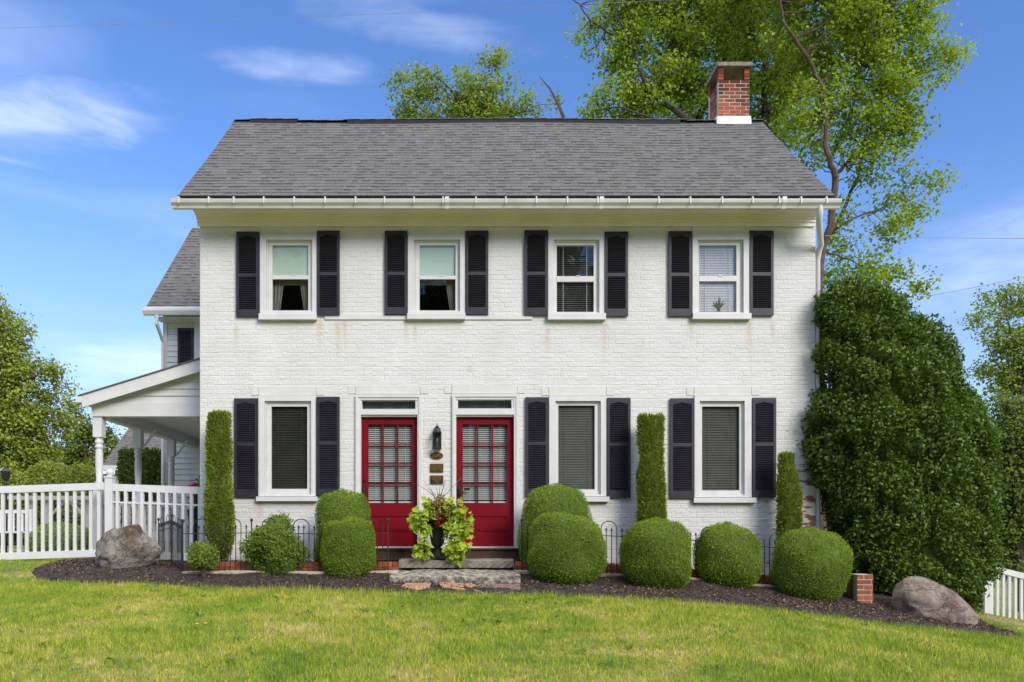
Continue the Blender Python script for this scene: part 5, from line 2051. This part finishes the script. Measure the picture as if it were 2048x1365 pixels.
text_mesh('2895', .085, M_BRASS, np_, nx_, nz_, -.027, .15)
for py_, lines, lab in ((936.5, ('CIVIL WAR', 'BUILDING', 'CIRCA 1861'), 'small black and brass plaque directly under the oval house number'), (960, ('CASHMAN', 'HOUSE', '1825'), 'lowest black and brass plaque, just above the planted urn')):
    zc = Z(py_)
    pl_ = thing('wall_plaque', (nx_, 0, zc), lab, 'plaque', 'rectangular wall plaques')
    MB().box(nx_ - .104, nx_ + .104, -.021, -.008, zc - .068, zc + .068).build('rim', M_BRASS, pl_)
    MB().box(nx_ - .096, nx_ + .096, -.024, -.0205, zc - .060, zc + .060).build('plate', M_PLAQUE, pl_)
    for k, tx in enumerate(lines):
        text_mesh(tx, (.043, .043, .033)[k], M_BRASS, pl_, nx_, zc + (.036, .0, -.036)[k], -.0255, .17)

# ------------------------------------------------------------------ urn and its plants
UD = 11.42
ux, uy, uz = X(875, UD), UD - D0, Z(1120, 11.2) - .004
urn = thing('planter_urn', (ux, uy, uz), 'black footed urn planter on the upper stone step', 'planter')
MB().lathe([(.125, 0), (.125, .018), (.10, .03), (.07, .06), (.05, .12), (.045, .15), (.06, .165), (.06, .175), (.045, .185)], (ux, uy, uz), 24).build('foot', M_URN, urn, smooth=True)
MB().lathe([(.05, .185), (.085, .215), (.10, .26), (.108, .32), (.125, .42), (.135, .50), (.15, .54), (.175, .57), (.182, .59), (.17, .595), (.14, .56), (.1, .54)], (ux, uy, uz), 24).build('bowl', M_URN, urn, smooth=True)


def vine_leaf():
    pts = [(0, 0), (.28, -.12), (.5, .06), (.40, .30), (.62, .42), (.34, .58), (.12, .85), (0, 1.12), (-.12, .85), (-.34, .58), (-.62, .42), (-.40, .30), (-.5, .06), (-.28, -.12)]
    mb = MB()
    z = lambda x, y: -.35 * abs(x) ** 1.3 + .12 * math.sin(y * 2.2) - .22 * y * y
    mb.v = [(0, .4, z(0, .4) + .02)] + [(x, y, z(x, y)) for x, y in pts]
    n = len(pts)
    mb.f = [(0, 1 + k, 1 + (k + 1) % n) for k in range(n)]
    mb.t = [.5] * n
    return mb


VM = []
for k in range(6):
    m_ = vine_leaf()
    m_.t = [k / 5] * len(m_.f)
    me = m_.mesh('vine_leaf', True)
    me.materials.append(G_VINE)
    VM.append(me)


def vine(label, blobs, seed):
    r = random.Random(seed)
    bx_, by_ = blobs[0][:2]
    t = thing('trailing_vine', (ux, uy, uz + .6), label, 'vine', 'lime vines in the urn')
    mb = MB()
    sp = [Vector((ux, uy, uz + .62))]
    for px, py, rr, n in blobs:
        dd = UD - .12 - (0.10 if py < 1060 else .14)
        c = at(px, py, dd)
        sp.append(c)
        for k in range(int(n * 2.0)):
            u, w = r.gauss(0, .55), r.gauss(0, .55)
            rad = rr * dd / F
            p = c + Vector((u * rad, r.uniform(-.9, .7) * rad, w * rad))
            if py > 1036 and abs(p.x - ux) < .075:
                continue
            o = link('leaf', r.choice(VM), None, t)
            o.location = p
            s = r.uniform(.055, .10)
            o.scale = (s, s, s)
            # blade hangs outward from the pot, tip down
            o.rotation_euler = (math.radians(r.uniform(190, 275)), r.uniform(-.7, .7), r.uniform(-1.1, 1.1) + (0.5 if c.x < ux else -.5))
    for i in range(1, len(sp)):
        a = sp[0] if i < 3 else sp[i - 1]
        mb.tube([a, (a + sp[i]) / 2 + Vector((0, -.03, .02)), sp[i]], .006, 5)
    mb.build('stem', G_SPIKE, t)


vine('lime green vine trailing down the left side of the urn', [(852, 1008, 16, 9), (845, 1022, 20, 14), (862, 1022, 14, 8), (834, 1040, 16, 12), (852, 1042, 18, 13), (838, 1054, 12, 8), (856, 1058, 10, 7), (850, 1072, 10, 6), (848, 1090, 12, 7), (840, 1098, 12, 8), (856, 1104, 12, 8)], 2)
vine('lime green vine spilling thickly down the right side of the urn', [(902, 1006, 16, 10), (914, 1018, 18, 14), (896, 1022, 12, 6), (922, 1032, 16, 12), (908, 1040, 18, 14), (930, 1046, 14, 10), (900, 1058, 18, 13), (918, 1060, 18, 14), (934, 1062, 10, 6), (904, 1078, 18, 14), (924, 1080, 16, 12), (900, 1096, 16, 12), (918, 1100, 16, 13), (930, 1090, 10, 6), (910, 1112, 12, 9)], 3)


def tuft(name, label, cat, blobs, m, n, ls, seed):
    r = np.random.default_rng(seed)
    t = thing(name, (ux, uy, uz + .6), label, cat)
    P = []
    for px, py, rr in blobs:
        c = np.array(at(px, py, UD - .26))
        rad = rr * UD / F
        P.append(c + unit(r.normal(size=(n, 3))) * (rad * r.uniform(.4, 1, (n, 1))) * np.array([1, .9, 1]))
    P = np.concatenate(P)
    k = len(P)
    ax = unit(r.normal(0, 1, (k, 3)) + np.array([0, -.4, .4]))
    nn = unit(r.normal(0, .6, (k, 3)) + np.array([0, -.6, .6]))
    ln = ls * r.uniform(.6, 1.3, k)
    link('leaves', leaf_mesh('leaves', P, ax, nn, ln, ln * .7, r.random(k), .2), m, t, kind='stuff')
    mb = MB()
    mb.tube([(ux, uy, uz + .52), (ux, uy - .02, uz + .68)], [.03, .015], 7)
    mb.build('stem', G_COL, t)


tuft('bronze_plant', 'bronze green bushy plant filling the top of the urn', 'plant', [(880, 1004, 15), (868, 1014, 12), (892, 1015, 14), (869, 1029, 11), (893, 1029, 11), (880, 1018, 15)], G_COL, 230, .036, 4)
tuft('crimson_plant', 'dark red leafed plant at the rim of the urn', 'plant', [(880, 1044, 9), (886, 1040, 8), (876, 1048, 7)], G_REDL, 60, .04, 5)
sp = thing('spike_plant', (ux, uy, uz + .6), 'thin arching spike grass standing in the urn', 'plant')
for tip, mid in (((824, 966), (858, 978)), ((845, 960), (864, 978)), ((846, 966), (864, 985)), ((871, 970), (876, 988)), ((891, 958), (886, 980)), ((897, 970), (889, 988)), ((924, 955), (903, 976)), ((862, 985), (870, 995)), ((880, 972), (879, 990)), ((856, 972), (868, 988))):
    a, b, c = at(878 + random.uniform(-5, 5), 1004, UD - .1), at(*mid, UD - .12 + random.uniform(-.06, .06)), at(*tip, UD - .14 + random.uniform(-.12, .12))
    mb = MB()
    n = 8
    prev = None
    for k in range(n + 1):
        u = k / n
        p = a * (1 - u) ** 2 + b * 2 * u * (1 - u) + c * u * u
        w = .012 * (1 - u) ** .6 + .002
        sd_ = Vector((0.8, .3, .5)).cross((c - a)).normalized() * w
        cur = (p - sd_, p + Vector((0, -.004, 0)), p + sd_)
        if prev:
            mb.quad(prev[0], prev[1], cur[1], cur[0], .3)
            mb.quad(prev[1], prev[2], cur[2], cur[1], .7)
        prev = cur
    mb.build('blade_leaf', G_SPIKE, sp, tone=True)

# little succulent on the sill inside the upper window nearest the downspout
tp = thing('potted_plant', (X(1441), .07, Z(624)), 'small spiky potted plant behind the glass of the rightmost upper window', 'plant')
MB().lathe([(.014, 0), (.02, .05), (.023, .05), (.023, .06)], (X(1441), .068, Z(624)), 12).build('pot', M_FLAG2, tp, smooth=True)
mb = MB()
for dx_, dz_ in ((-12, -16), (-14, -10), (0, -28), (3, -24), (10, -20), (14, -15), (8, -12), (-6, -18)):
    a = Vector((X(1441), .066, Z(616)))
    b = Vector((X(1441 + dx_), .066, Z(618 + dz_)))
    mb.tube([a, (a + b) / 2 + Vector((0, 0, .01)), b], [.006, .010, .002], 6)
mb.build('stems', G_SPIKE, tp)

# red geranium on the porch
gp = thing('geranium_pot', (X(390, 12.85), .85, -.14), 'tall dark planter with red flowers beside the house wall', 'plant')
gx, gy_ = X(390, 12.85), .92
MB().lathe([(.10, 0), (.12, .5), (.15, .72), (.16, .75), (.14, .75)], (gx, gy_, -.14), 16).build('pot', M_URN, gp, smooth=True)
r = np.random.default_rng(3)
P = np.array([gx, gy_, .82]) + r.normal(0, 1, (350, 3)) * np.array([.06, .08, .12])
link('leaves', leaf_mesh('leaves', P, r.normal(size=(350, 3)), r.normal(size=(350, 3)), np.full(350, .05), np.full(350, .04), r.random(350)), G_HEDGE, gp, kind='stuff')
P = np.array([gx, gy_ - .05, .95]) + r.normal(0, 1, (160, 3)) * np.array([.05, .06, .09])
link('flowers', leaf_mesh('flowers', P, r.normal(size=(160, 3)), r.normal(size=(160, 3)), np.full(160, .035), np.full(160, .03), r.random(160)), surface('red_petal', (.5, .01, .02), (.4, .01, .02)), gp, kind='stuff')

for px, py, lab in ((287, 1178, 'yellow dandelion in the grass just below the mulch edge'), (393, 1260, 'left one of two yellow dandelions in the middle of the lawn'), (410, 1259, 'right one of two yellow dandelions in the middle of the lawn'), (57, 1141, 'yellow dandelion beside the left tip of the mulch bed')):
    p = on_ground(px, py)
    t = thing('dandelion', p, lab, 'flower', 'dandelions in the lawn')
    MB().tube([(p.x, p.y, p.z - .01), (p.x + .005, p.y, p.z + .05)], .0025, 5).build('stem', G_WEED, t)
    MB().lathe([(.004, .048), (.016, .054), (.018, .06), (.010, .066), (.002, .067)], (p.x + .005, p.y, p.z), 10).build('flower_head', G_YELLOW, t)

# broad-leaved weeds here and there in the lawn
r = np.random.default_rng(77)
P, A, NN, LN = [], [], [], []
for k in range(260):
    x, y = r.uniform(-6.5, 7.5), r.uniform(-7.6, -2.2)
    if poly_sd(np.array([x]), np.array([y]), PE)[0] > -.1:
        continue
    z = float(ground(x, y))
    nl = r.integers(6, 14)
    rad = r.uniform(.03, .08)
    for j in range(nl):
        a = r.uniform(0, 6.28)
        el = r.uniform(.15, .9)
        dv = np.array([math.cos(a) * math.cos(el), math.sin(a) * math.cos(el), math.sin(el)])
        P.append(np.array([x, y, z + .008]) + dv * rad * .6 + r.normal(0, .012, 3) * np.array([1, 1, .2]))
        A.append(dv)
        NN.append(np.array([0, 0, 1.0]) + r.normal(0, .2, 3))
        LN.append(rad * r.uniform(.7, 1.2))
n = len(P)
LN = np.array(LN)
o = link('weeds', leaf_mesh('weeds', np.array(P), np.array(A), np.array(NN), LN, LN * .35, r.random(n), .15), G_WEED)
tag(o, 'broad leaved weeds scattered through the front lawn', 'weeds', kind='stuff')

# ------------------------------------------------------------------ trees
def tree(name, label, d, limbs, blobs, m, barkm, lsize, per, density, seed, group='trees around the house', spread=.21, trunkbase=None, depthk=1.0, twigr=.012, aspect=.8):
    r = np.random.default_rng(seed)
    segs = []
    mb = MB()
    S = []
    for pts, r0, r1, off in limbs:
        w = [at(px, py, d + off - .35 + .10 * math.sin(i * 1.9 + px)) for i, (px, py) in enumerate(pts)]
        # finer, slightly crooked line
        fine = []
        for i in range(len(w) - 1):
            for k in range(4):
                fine.append(w[i].lerp(w[i + 1], k / 4) + Vector(r.normal(0, .014, 3)))
        fine.append(w[-1])
        rad = [.62 * (r0 + (r1 - r0) * i / (len(fine) - 1)) for i in range(len(fine))]
        mb.tube(fine, rad, 8)
        S += [(np.array(p), q_) for p, q_ in zip(fine, rad)]
    root = S[0][0]
    zg = float(ground(root[0], root[1]))
    t = thing(name, (root[0], root[1], zg), label, 'tree', group)
    if root[2] > zg:
        mb.tube([(root[0] + .1, root[1], zg - .3), (root[0] + .05, root[1], (zg + root[2]) / 2), tuple(root)], [S[0][1] * 1.35, S[0][1] * 1.1, S[0][1]], 8)
    mb.build('trunk', barkm, t, smooth=True)
    SP = np.array([s_[0] for s_ in S])
    cl = []
    for b in blobs:
        px, py, rp = b[:3]
        dn = b[3] if len(b) > 3 else 1.0
        c = np.array(at(px, py, d))
        rad = rp * d / F
        k = max(3, int(density * dn * (rad ** 2) * 4.0))
        u = unit(r.normal(size=(k, 3))) * (r.random((k, 1)) ** .45) * rad
        u[:, 1] *= depthk
        cl.append((c + u, np.full(k, dn)))
    C = np.concatenate([c[0] for c in cl])
    # twigs from the nearest limb
    tw = MB()
    for c in C:
        dd = np.linalg.norm(SP - c, axis=1)
        j = int(np.argmin(dd + .35 * np.maximum(0, SP[:, 2] - c[2])))
        if dd[j] < 5.0:
            a = Vector(SP[j])
            b = Vector(c)
            mid = (a + b) / 2 + Vector(r.normal(0, .08, 3)) * min(1, dd[j]) + Vector((0, 0, -.06 * dd[j]))
            k0 = min(S[j][1] * .6, twigr * (1 + dd[j] * .7))
            tw.tube([a, mid, b], [k0, k0 * .7, .004], 4)
    tw.build('twigs', barkm, t, kind='stuff')
    n = per * len(C)
    ci = np.repeat(np.arange(len(C)), per)
    off = r.normal(0, 1, (n, 3)) * spread * np.array([1, 1, .62])
    P = C[ci] + off
    ax = unit(unit(off) * .5 + r.normal(0, .7, (n, 3)) + np.array([0, 0, -.35]))
    nn = unit(unit(off) * .55 + r.normal(0, .38, (n, 3)) + np.array([0, -.2, .6]))
    ln = lsize * r.uniform(.55, 1.3, n)
    ctone = r.normal(0, .24, len(C))
    tone = np.clip(r.normal(.48, .11, n) + ctone[ci], 0, 1)
    link('crown', leaf_mesh('crown', P, ax, nn, ln, ln * aspect, tone, .18), m, t)
    return t


TA = [([(1637, 560), (1645, 500), (1665, 435), (1671, 353)], .17, .13, 0), ([(1671, 353), (1655, 307), (1650, 240), (1642, 164), (1609, 107), (1568, 46), (1550, -40)], .12, .04, -.2), ([(1671, 353), (1690, 330), (1757, 251), (1814, 205)], .09, .02, .4),
      ([(1660, 486), (1696, 399), (1721, 338), (1730, 280), (1760, 180), (1800, 80)], .08, .02, 1.0), ([(1655, 470), (1700, 440), (1757, 420), (1800, 395)], .05, .015, .3), ([(1650, 240), (1700, 200), (1752, 113), (1780, 30)], .06, .02, .2), ([(1665, 312), (1706, 215), (1716, 150), (1690, 60)], .08, .03, 1.2), ([(1645, 500), (1700, 520), (1770, 550)], .04, .012, .2),
      ([(1604, 302), (1640, 256), (1660, 225)], .06, .05, 1.4)]
BA = [(1620, 60, 85), (1700, 40, 85), (1780, 60, 75), (1845, 45, 45), (1690, 130, 75), (1770, 150, 75), (1845, 130, 55), (1895, 112, 25, .7), (1610, 235, 60), (1690, 225, 60), (1755, 225, 60), (1815, 205, 40), (1640, 310, 40, .7), (1715, 305, 45, .8), (1775, 290, 40, .8), (1820, 265, 25, .7),
      (1795, 380, 45, .55), (1862, 362, 32, .5), (1780, 440, 42, .55), (1830, 425, 25, .5), (1715, 425, 38, .55), (1755, 495, 40, .6), (1700, 540, 45, .9), (1655, 545, 30, .9), (1775, 560, 45, .8), (1838, 572, 20, .6), (1685, 480, 28, .6), (1740, 350, 40, .6),
      (1620, -60, 110), (1740, -60, 110), (1680, -160, 120), (1820, -50, 60)]
tree('maple_tree', 'tall green maple rising beside the house beyond the holly', 19.0, TA, BA, G_TREE, M_BARKR, .095, 92, 7.4, 51)
TB = [([(1400, 420), (1398, 330), (1390, 250)], .26, .22, 0), ([(1390, 250), (1325, 205), (1287, 164), (1266, 87), (1230, 30)], .15, .04, -.3), ([(1327, 200), (1340, 102), (1358, 66), (1394, 15), (1400, -60)], .10, .03, .2), ([(1266, 87), (1192, 51), (1146, 0)], .06, .02, 0), ([(1390, 250), (1440, 150), (1460, 60), (1450, -40)], .14, .04, .5), ([(1395, 300), (1320, 240), (1240, 215), (1190, 220)], .08, .02, -.4)]
BB = [(1165, 75, 38, .45), (1205, 40, 40, .6), (1250, 110, 60), (1225, 205, 50), (1300, 60, 75), (1320, 175, 75), (1380, 110, 75), (1420, 40, 75), (1300, 215, 55), (1395, 200, 60), (1182, 225, 28, .8), (1265, 30, 50, .8), (1300, -60, 100), (1430, -60, 110), (1380, -150, 120), (1460, 180, 50)]
tree('maple_tree', 'broad green maple standing behind the roof left of the chimney', 21.0, TB, BB, G_TREE, M_BARK, .10, 92, 7.8, 52)
TD = [([(1545, 420), (1535, 300), (1530, 225)], .24, .20, 0), ([(1530, 225), (1532, 118), (1512, 77), (1480, 20), (1470, -60)], .16, .05, 0), ([(1535, 300), (1568, 205), (1586, 97), (1590, 20)], .13, .04, .4), ([(1532, 118), (1560, 60), (1570, -20)], .07, .03, -.3)]
BD = [(1520, 60, 80), (1480, 140, 60), (1555, 150, 75), (1560, 230, 55), (1500, 210, 45), (1530, -50, 110), (1600, 130, 60), (1480, 0, 70), (1540, 290, 45)]
tree('maple_tree', 'dense green maple directly behind the chimney', 22.5, TD, BD, G_TREE, M_BARK, .10, 90, 7.6, 53)
TC = [([(960, 420), (955, 320), (950, 260)], .22, .18, 0), ([(950, 260), (930, 220), (900, 180), (870, 150)], .11, .02, 0), ([(950, 260), (980, 200), (985, 130)], .10, .02, 0), ([(955, 300), (1030, 230), (1080, 210)], .08, .02, .2), ([(950, 280), (860, 235), (810, 190)], .07, .015, .3)]
BC = [(798, 180, 30, .45), (855, 165, 38, .7), (830, 222, 42), (895, 205, 48, .9), (925, 165, 38, .4), (978, 122, 34, .75), (960, 150, 30, .5), (985, 190, 52, .9), (1040, 205, 38, .6), (1085, 225, 30, .5), (940, 225, 45), (870, 300, 60), (980, 300, 80)]
tree('locust_tree', 'smaller loose crowned tree peeping over the middle of the ridge', 26.0, TC, BC, G_TREE2, M_BARK, .11, 85, 7.0, 54)
db = thing('dead_branch', at(1140, 300, 24), 'bare dead branch sticking up above the ridge', 'branch')
mb = MB()
mb.tube([at(1160, 420, 24), at(1145, 280, 24), at(1128, 238, 24), at(1116, 208, 24), at(1100, 178, 24), at(1079, 153, 24)], [.12, .09, .06, .045, .03, .012], 7)
mb.tube([at(1118, 212, 24), at(1126, 205, 24), at(1131, 200, 24)], [.02, .012, .006], 5)
mb.tube([at(1116, 208, 24), at(1115, 185, 24), at(1117, 172, 24)], [.012, .008, .004], 5)
mb.build('branch', M_DEAD, db)

TL = [([(-40, 990), (-30, 850), (0, 760), (10, 690), (0, 620)], .3, .05, 0), ([(-20, 800), (50, 760), (110, 740)], .08, .02, 0), ([(-30, 860), (60, 830), (120, 800)], .08, .02, 0), ([(-30, 880), (60, 880), (110, 870)], .07, .02, 0)]
BLf = [(8, 640, 38, .8), (-40, 640, 60), (38, 700, 42, .9), (5, 745, 60), (65, 755, 45, .8), (45, 825, 65), (105, 745, 22, .5), (125, 790, 22, .45), (15, 885, 65), (85, 870, 50), (110, 825, 30, .6), (-60, 750, 80), (-60, 870, 80), (60, 930, 50)]
tree('cedar_tree', 'loose yellowish green tree at the left edge of the picture', 26.0, TL, BLf, G_CEDAR, M_BARK, .11, 90, 9.5, 55)
T2 = [([(165, 1000), (170, 930), (172, 870)], .18, .05, 0), ([(170, 930), (200, 880)], .05, .02, 0)]
B2 = [(150, 835, 26, .8), (172, 870, 36), (140, 905, 40), (205, 880, 32, .7), (185, 925, 40, .8), (225, 900, 25, .6), (150, 945, 40), (110, 940, 35)]
tree('small_tree', 'darker green tree beyond the garden behind the porch post', 33.0, T2, B2, G_DARKT, M_BARK, .125, 80, 9.5, 56)
TR = [([(2060, 1000), (2050, 850), (2040, 760), (2030, 690), (2015, 640)], .2, .03, 0), ([(2045, 800), (1995, 730), (1970, 680)], .06, .015, 0), ([(2040, 760), (2080, 660)], .06, .02, 0)]
BR = [(1972, 612, 24, .6), (2015, 618, 36, .8), (2002, 685, 38, .75), (2045, 690, 45), (1950, 640, 14, .5), (2035, 755, 50), (1985, 755, 35, .8), (2090, 700, 60), (2100, 780, 70), (2060, 600, 40)]
tree('oak_tree', 'loose branched green tree at the right edge behind the holly', 25.0, TR, BR, G_TREE2, M_BARK, .10, 85, 9.5, 57)
T3 = [([(2040, 1150), (2035, 1050), (2030, 950), (2020, 860)], .2, .05, 0), ([(2033, 1000), (1990, 920)], .06, .02, 0)]
B3 = [(2010, 830, 45), (2045, 860, 60), (2000, 900, 50), (2040, 950, 65), (1995, 985, 50), (2030, 1040, 65), (1990, 1070, 55), (2045, 1110, 60), (2100, 900, 80), (2110, 1040, 90), (1970, 1130, 40)]
tree('shade_tree', 'dense dark green tree low down at the right edge', 21.0, T3, B3, G_DARKT, M_BARK, .09, 90, 12, 58)

# ------------------------------------------------------------------ garden behind the left fence
YH = 'bright shrubs behind the garden fence'
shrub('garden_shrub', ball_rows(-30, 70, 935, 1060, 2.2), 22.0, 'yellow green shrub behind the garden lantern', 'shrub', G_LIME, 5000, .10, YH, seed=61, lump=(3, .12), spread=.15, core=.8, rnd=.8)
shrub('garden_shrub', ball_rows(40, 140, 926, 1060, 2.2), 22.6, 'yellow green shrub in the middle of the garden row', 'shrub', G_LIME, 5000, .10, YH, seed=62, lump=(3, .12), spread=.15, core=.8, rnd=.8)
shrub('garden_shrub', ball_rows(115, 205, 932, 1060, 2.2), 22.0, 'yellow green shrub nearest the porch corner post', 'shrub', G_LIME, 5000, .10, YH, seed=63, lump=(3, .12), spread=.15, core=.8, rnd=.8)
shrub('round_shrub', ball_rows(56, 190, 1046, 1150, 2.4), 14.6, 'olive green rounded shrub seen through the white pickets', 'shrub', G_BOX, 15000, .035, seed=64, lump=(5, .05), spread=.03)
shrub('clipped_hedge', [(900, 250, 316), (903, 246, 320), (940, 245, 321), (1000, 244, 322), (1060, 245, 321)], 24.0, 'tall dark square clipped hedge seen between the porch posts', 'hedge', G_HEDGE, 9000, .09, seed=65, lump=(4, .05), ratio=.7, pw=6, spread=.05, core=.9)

# garage behind
gd = 30.0
ga = thing('garage', (X(250, gd), gd - D0, -.6), 'beige outbuilding with grey shingle roof behind the porch', 'building')
gy = gd - D0
gx0, gx1 = X(204, gd), X(204, gd) + 7.5
gez = Z(938, gd)
MB().box(gx0 + .35, gx1 - .35, gy + .35, gy + 6, -1.2, gez + .05).build('wall', surface('beige_siding', (.52, .48, .40), (.46, .42, .35), 3, .7), ga)
grun = 3.3
gfn = lambda u, v, h=0.0: Vector((u + (v * .0), gy, gez + .12)) + Vector((0, .80, .60)) * v + Vector((0, -.6, .8)) * h
mb = MB()
glen = 3.4
mb.hexa([gfn(gx0, 0, -.08), gfn(gx1, 0, -.08), gfn(gx1, glen, -.08), gfn(gx0, glen, -.08), gfn(gx0, 0), gfn(gx1, 0), gfn(gx1, glen), gfn(gx0, glen)])
groof = mb.build('roof', M_ROOFB, ga)
rest = MB()
gsh = shingle_course_list(gx0, gx1, glen, .16, rs)
for s in gsh:
    shingle_piece(rest, s, gfn, rs)
shadow_dashes(rest, gsh, .16, gfn, rs)
rest.build('shingle_courses', M_SHING, groof, tone=True, kind='stuff')
MB().box(gx0 - .05, gx1, gy - .12, gy + .0, gez - .06, gez + .12).build('gutter', M_VINYL, ga)

# garden lantern on a post
ld = 16.5
lxx, lyy = X(11, ld), ld - D0
gl = thing('lamp_post', (lxx, lyy, float(ground(lxx, lyy))), 'black lantern on a post in the garden behind the fence', 'lamp')
zb_ = Z(968, ld)
MB().tube([(lxx, lyy, float(ground(lxx, lyy)) - .1), (lxx, lyy, zb_ - .02)], .032, 10).build('post', M_IRON, gl, smooth=True)
MB().lathe([(.03, -.03), (.05, 0), (.03, .03), (.028, .06), (.06, .085), (.075, .10), (.09, .24), (.10, .26), (.11, .265), (.06, .31), (.02, .335), (.025, .35), (.004, .38)], (lxx, lyy, zb_), 12).build('lamp_head', M_IRON, gl, smooth=True)

# white arbor and bench glimpsed through the pickets
ad = 19.0
ay = ad - D0
ar = thing('garden_arbor', (X(150, ad), ay, -.3), 'pale wooden arbor frame seen through the white pickets', 'arbor')
GREY = surface('weathered_white_wood', (.42, .40, .36), (.32, .30, .27), 5, .8)
for px in (62, 95, 175):
    xx = X(px, ad)
    MB().box(xx - .06, xx + .06, ay - .06, ay + .06, -.7, Z(1000, ad)).build('post', GREY, ar)
for dy in (-.2, .2):
    MB().box(X(25, ad), X(200, ad), ay + dy - .03, ay + dy + .03, Z(1000, ad), Z(993, ad)).build('beam', GREY, ar)
for px, sg in ((95, 1), (175, -1)):
    xx = X(px, ad)
    MB().hexa([(xx, ay - .03, Z(1035, ad)), (xx + .08 * sg, ay - .03, Z(1035, ad)), (xx + .08 * sg, ay + .03, Z(1035, ad)), (xx, ay + .03, Z(1035, ad)), (xx + .42 * sg, ay - .03, Z(1000, ad)), (xx + .52 * sg, ay - .03, Z(1000, ad)), (xx + .52 * sg, ay + .03, Z(1000, ad)), (xx + .42 * sg, ay + .03, Z(1000, ad))]).build('brace', GREY, ar)
bd = 16.0
byy = bd - D0
be = thing('garden_bench', (X(20, bd), byy, float(ground(X(20, bd), byy))), 'white slatted garden bench seen through the pickets at the left', 'bench')
x0b, x1b = X(-30, bd), X(56, bd)
zs = float(ground(X(20, bd), byy)) + .42
MB().box(x0b, x1b, byy - .25, byy + .2, zs, zs + .04).build('seat', M_WHITE, be)
for xx in (x0b + .03, x1b - .03):
    for yy in (byy - .22, byy + .17):
        MB().box(xx - .025, xx + .025, yy - .025, yy + .025, zs - .45, zs - .001 if yy < byy else zs + .5).build('leg', M_WHITE, be)
MB().box(x0b + .056, x1b - .056, byy + .155, byy + .185, zs + .42, zs + .49).build('top_rail', M_WHITE, be)
for k in range(8):
    xx = x0b + .12 + k * (x1b - x0b - .24) / 7
    MB().box(xx - .02, xx + .02, byy + .16, byy + .18, zs + .041, zs + .419).build('back_slat', M_WHITE, be)

# ------------------------------------------------------------------ cables and far woods
def cable(label, a, b, r, sagk):
    mb = MB()
    pts = []
    for k in range(25):
        u = k / 24
        p = a.lerp(b, u)
        p.z -= sagk * 4 * u * (1 - u)
        pts.append(p)
    mb.tube(pts, r, 5)
    tag(mb.build('power_line', M_WIRE), label, 'cable', 'overhead cables')


cable('thin cable crossing high above the ridge into the maple', at(-300, 66, 15), at(2300, -60, 17), .0035, .15)
cable('cable running level from the downspout corner to the right edge', at(1650, 472, 15), at(2500, 478, 17), .006, .03)
cable('lower sagging cable rising to the right behind the holly', at(1700, 618, 22), at(2300, 495, 22), .009, .12)

r = np.random.default_rng(91)
n = 52000
az = r.uniform(math.radians(-62), math.radians(62), n)
rad = r.uniform(95, 125, n)
hmax = 9 + 3 * np.sin(az * 14) + 2.2 * np.sin(az * 37 + 1)
x, y = np.sin(az) * rad, np.cos(az) * rad - D0
z = ground(x, y) + hmax * r.random(n) ** .8
P = np.stack([x, y, z], 1)
ln = r.uniform(.5, 1.3, n)
o = link('distant_woods', leaf_mesh('distant_woods', P, r.normal(size=(n, 3)), unit(r.normal(0, .6, (n, 3)) + np.array([0, -.4, .7])), ln, ln * .9, r.random(n)), G_WOODS)
tag(o, 'distant belt of green woods on the horizon', 'woods', kind='stuff')

r = np.random.default_rng(92)
n = 46000
x = r.uniform(-24, 32, n)
y = r.uniform(-46, -38, n)
hmax = 20 + 1.6 * np.sin(x * .33) + 1.2 * np.sin(x * .81 + 1) + 1.0 * np.sin(x * 2.1)
z = ground(x, y) + hmax * r.random(n) ** .8
P = np.stack([x, y, z], 1)
ln = r.uniform(.5, 1.1, n)
o = link('roadside_woods', leaf_mesh('roadside_woods', P, r.normal(size=(n, 3)), unit(r.normal(0, .6, (n, 3)) + np.array([0, .4, .7])), ln, ln * .9, r.random(n)), G_WOODS)
tag(o, 'green woods across the road that the window panes mirror', 'woods', kind='stuff')
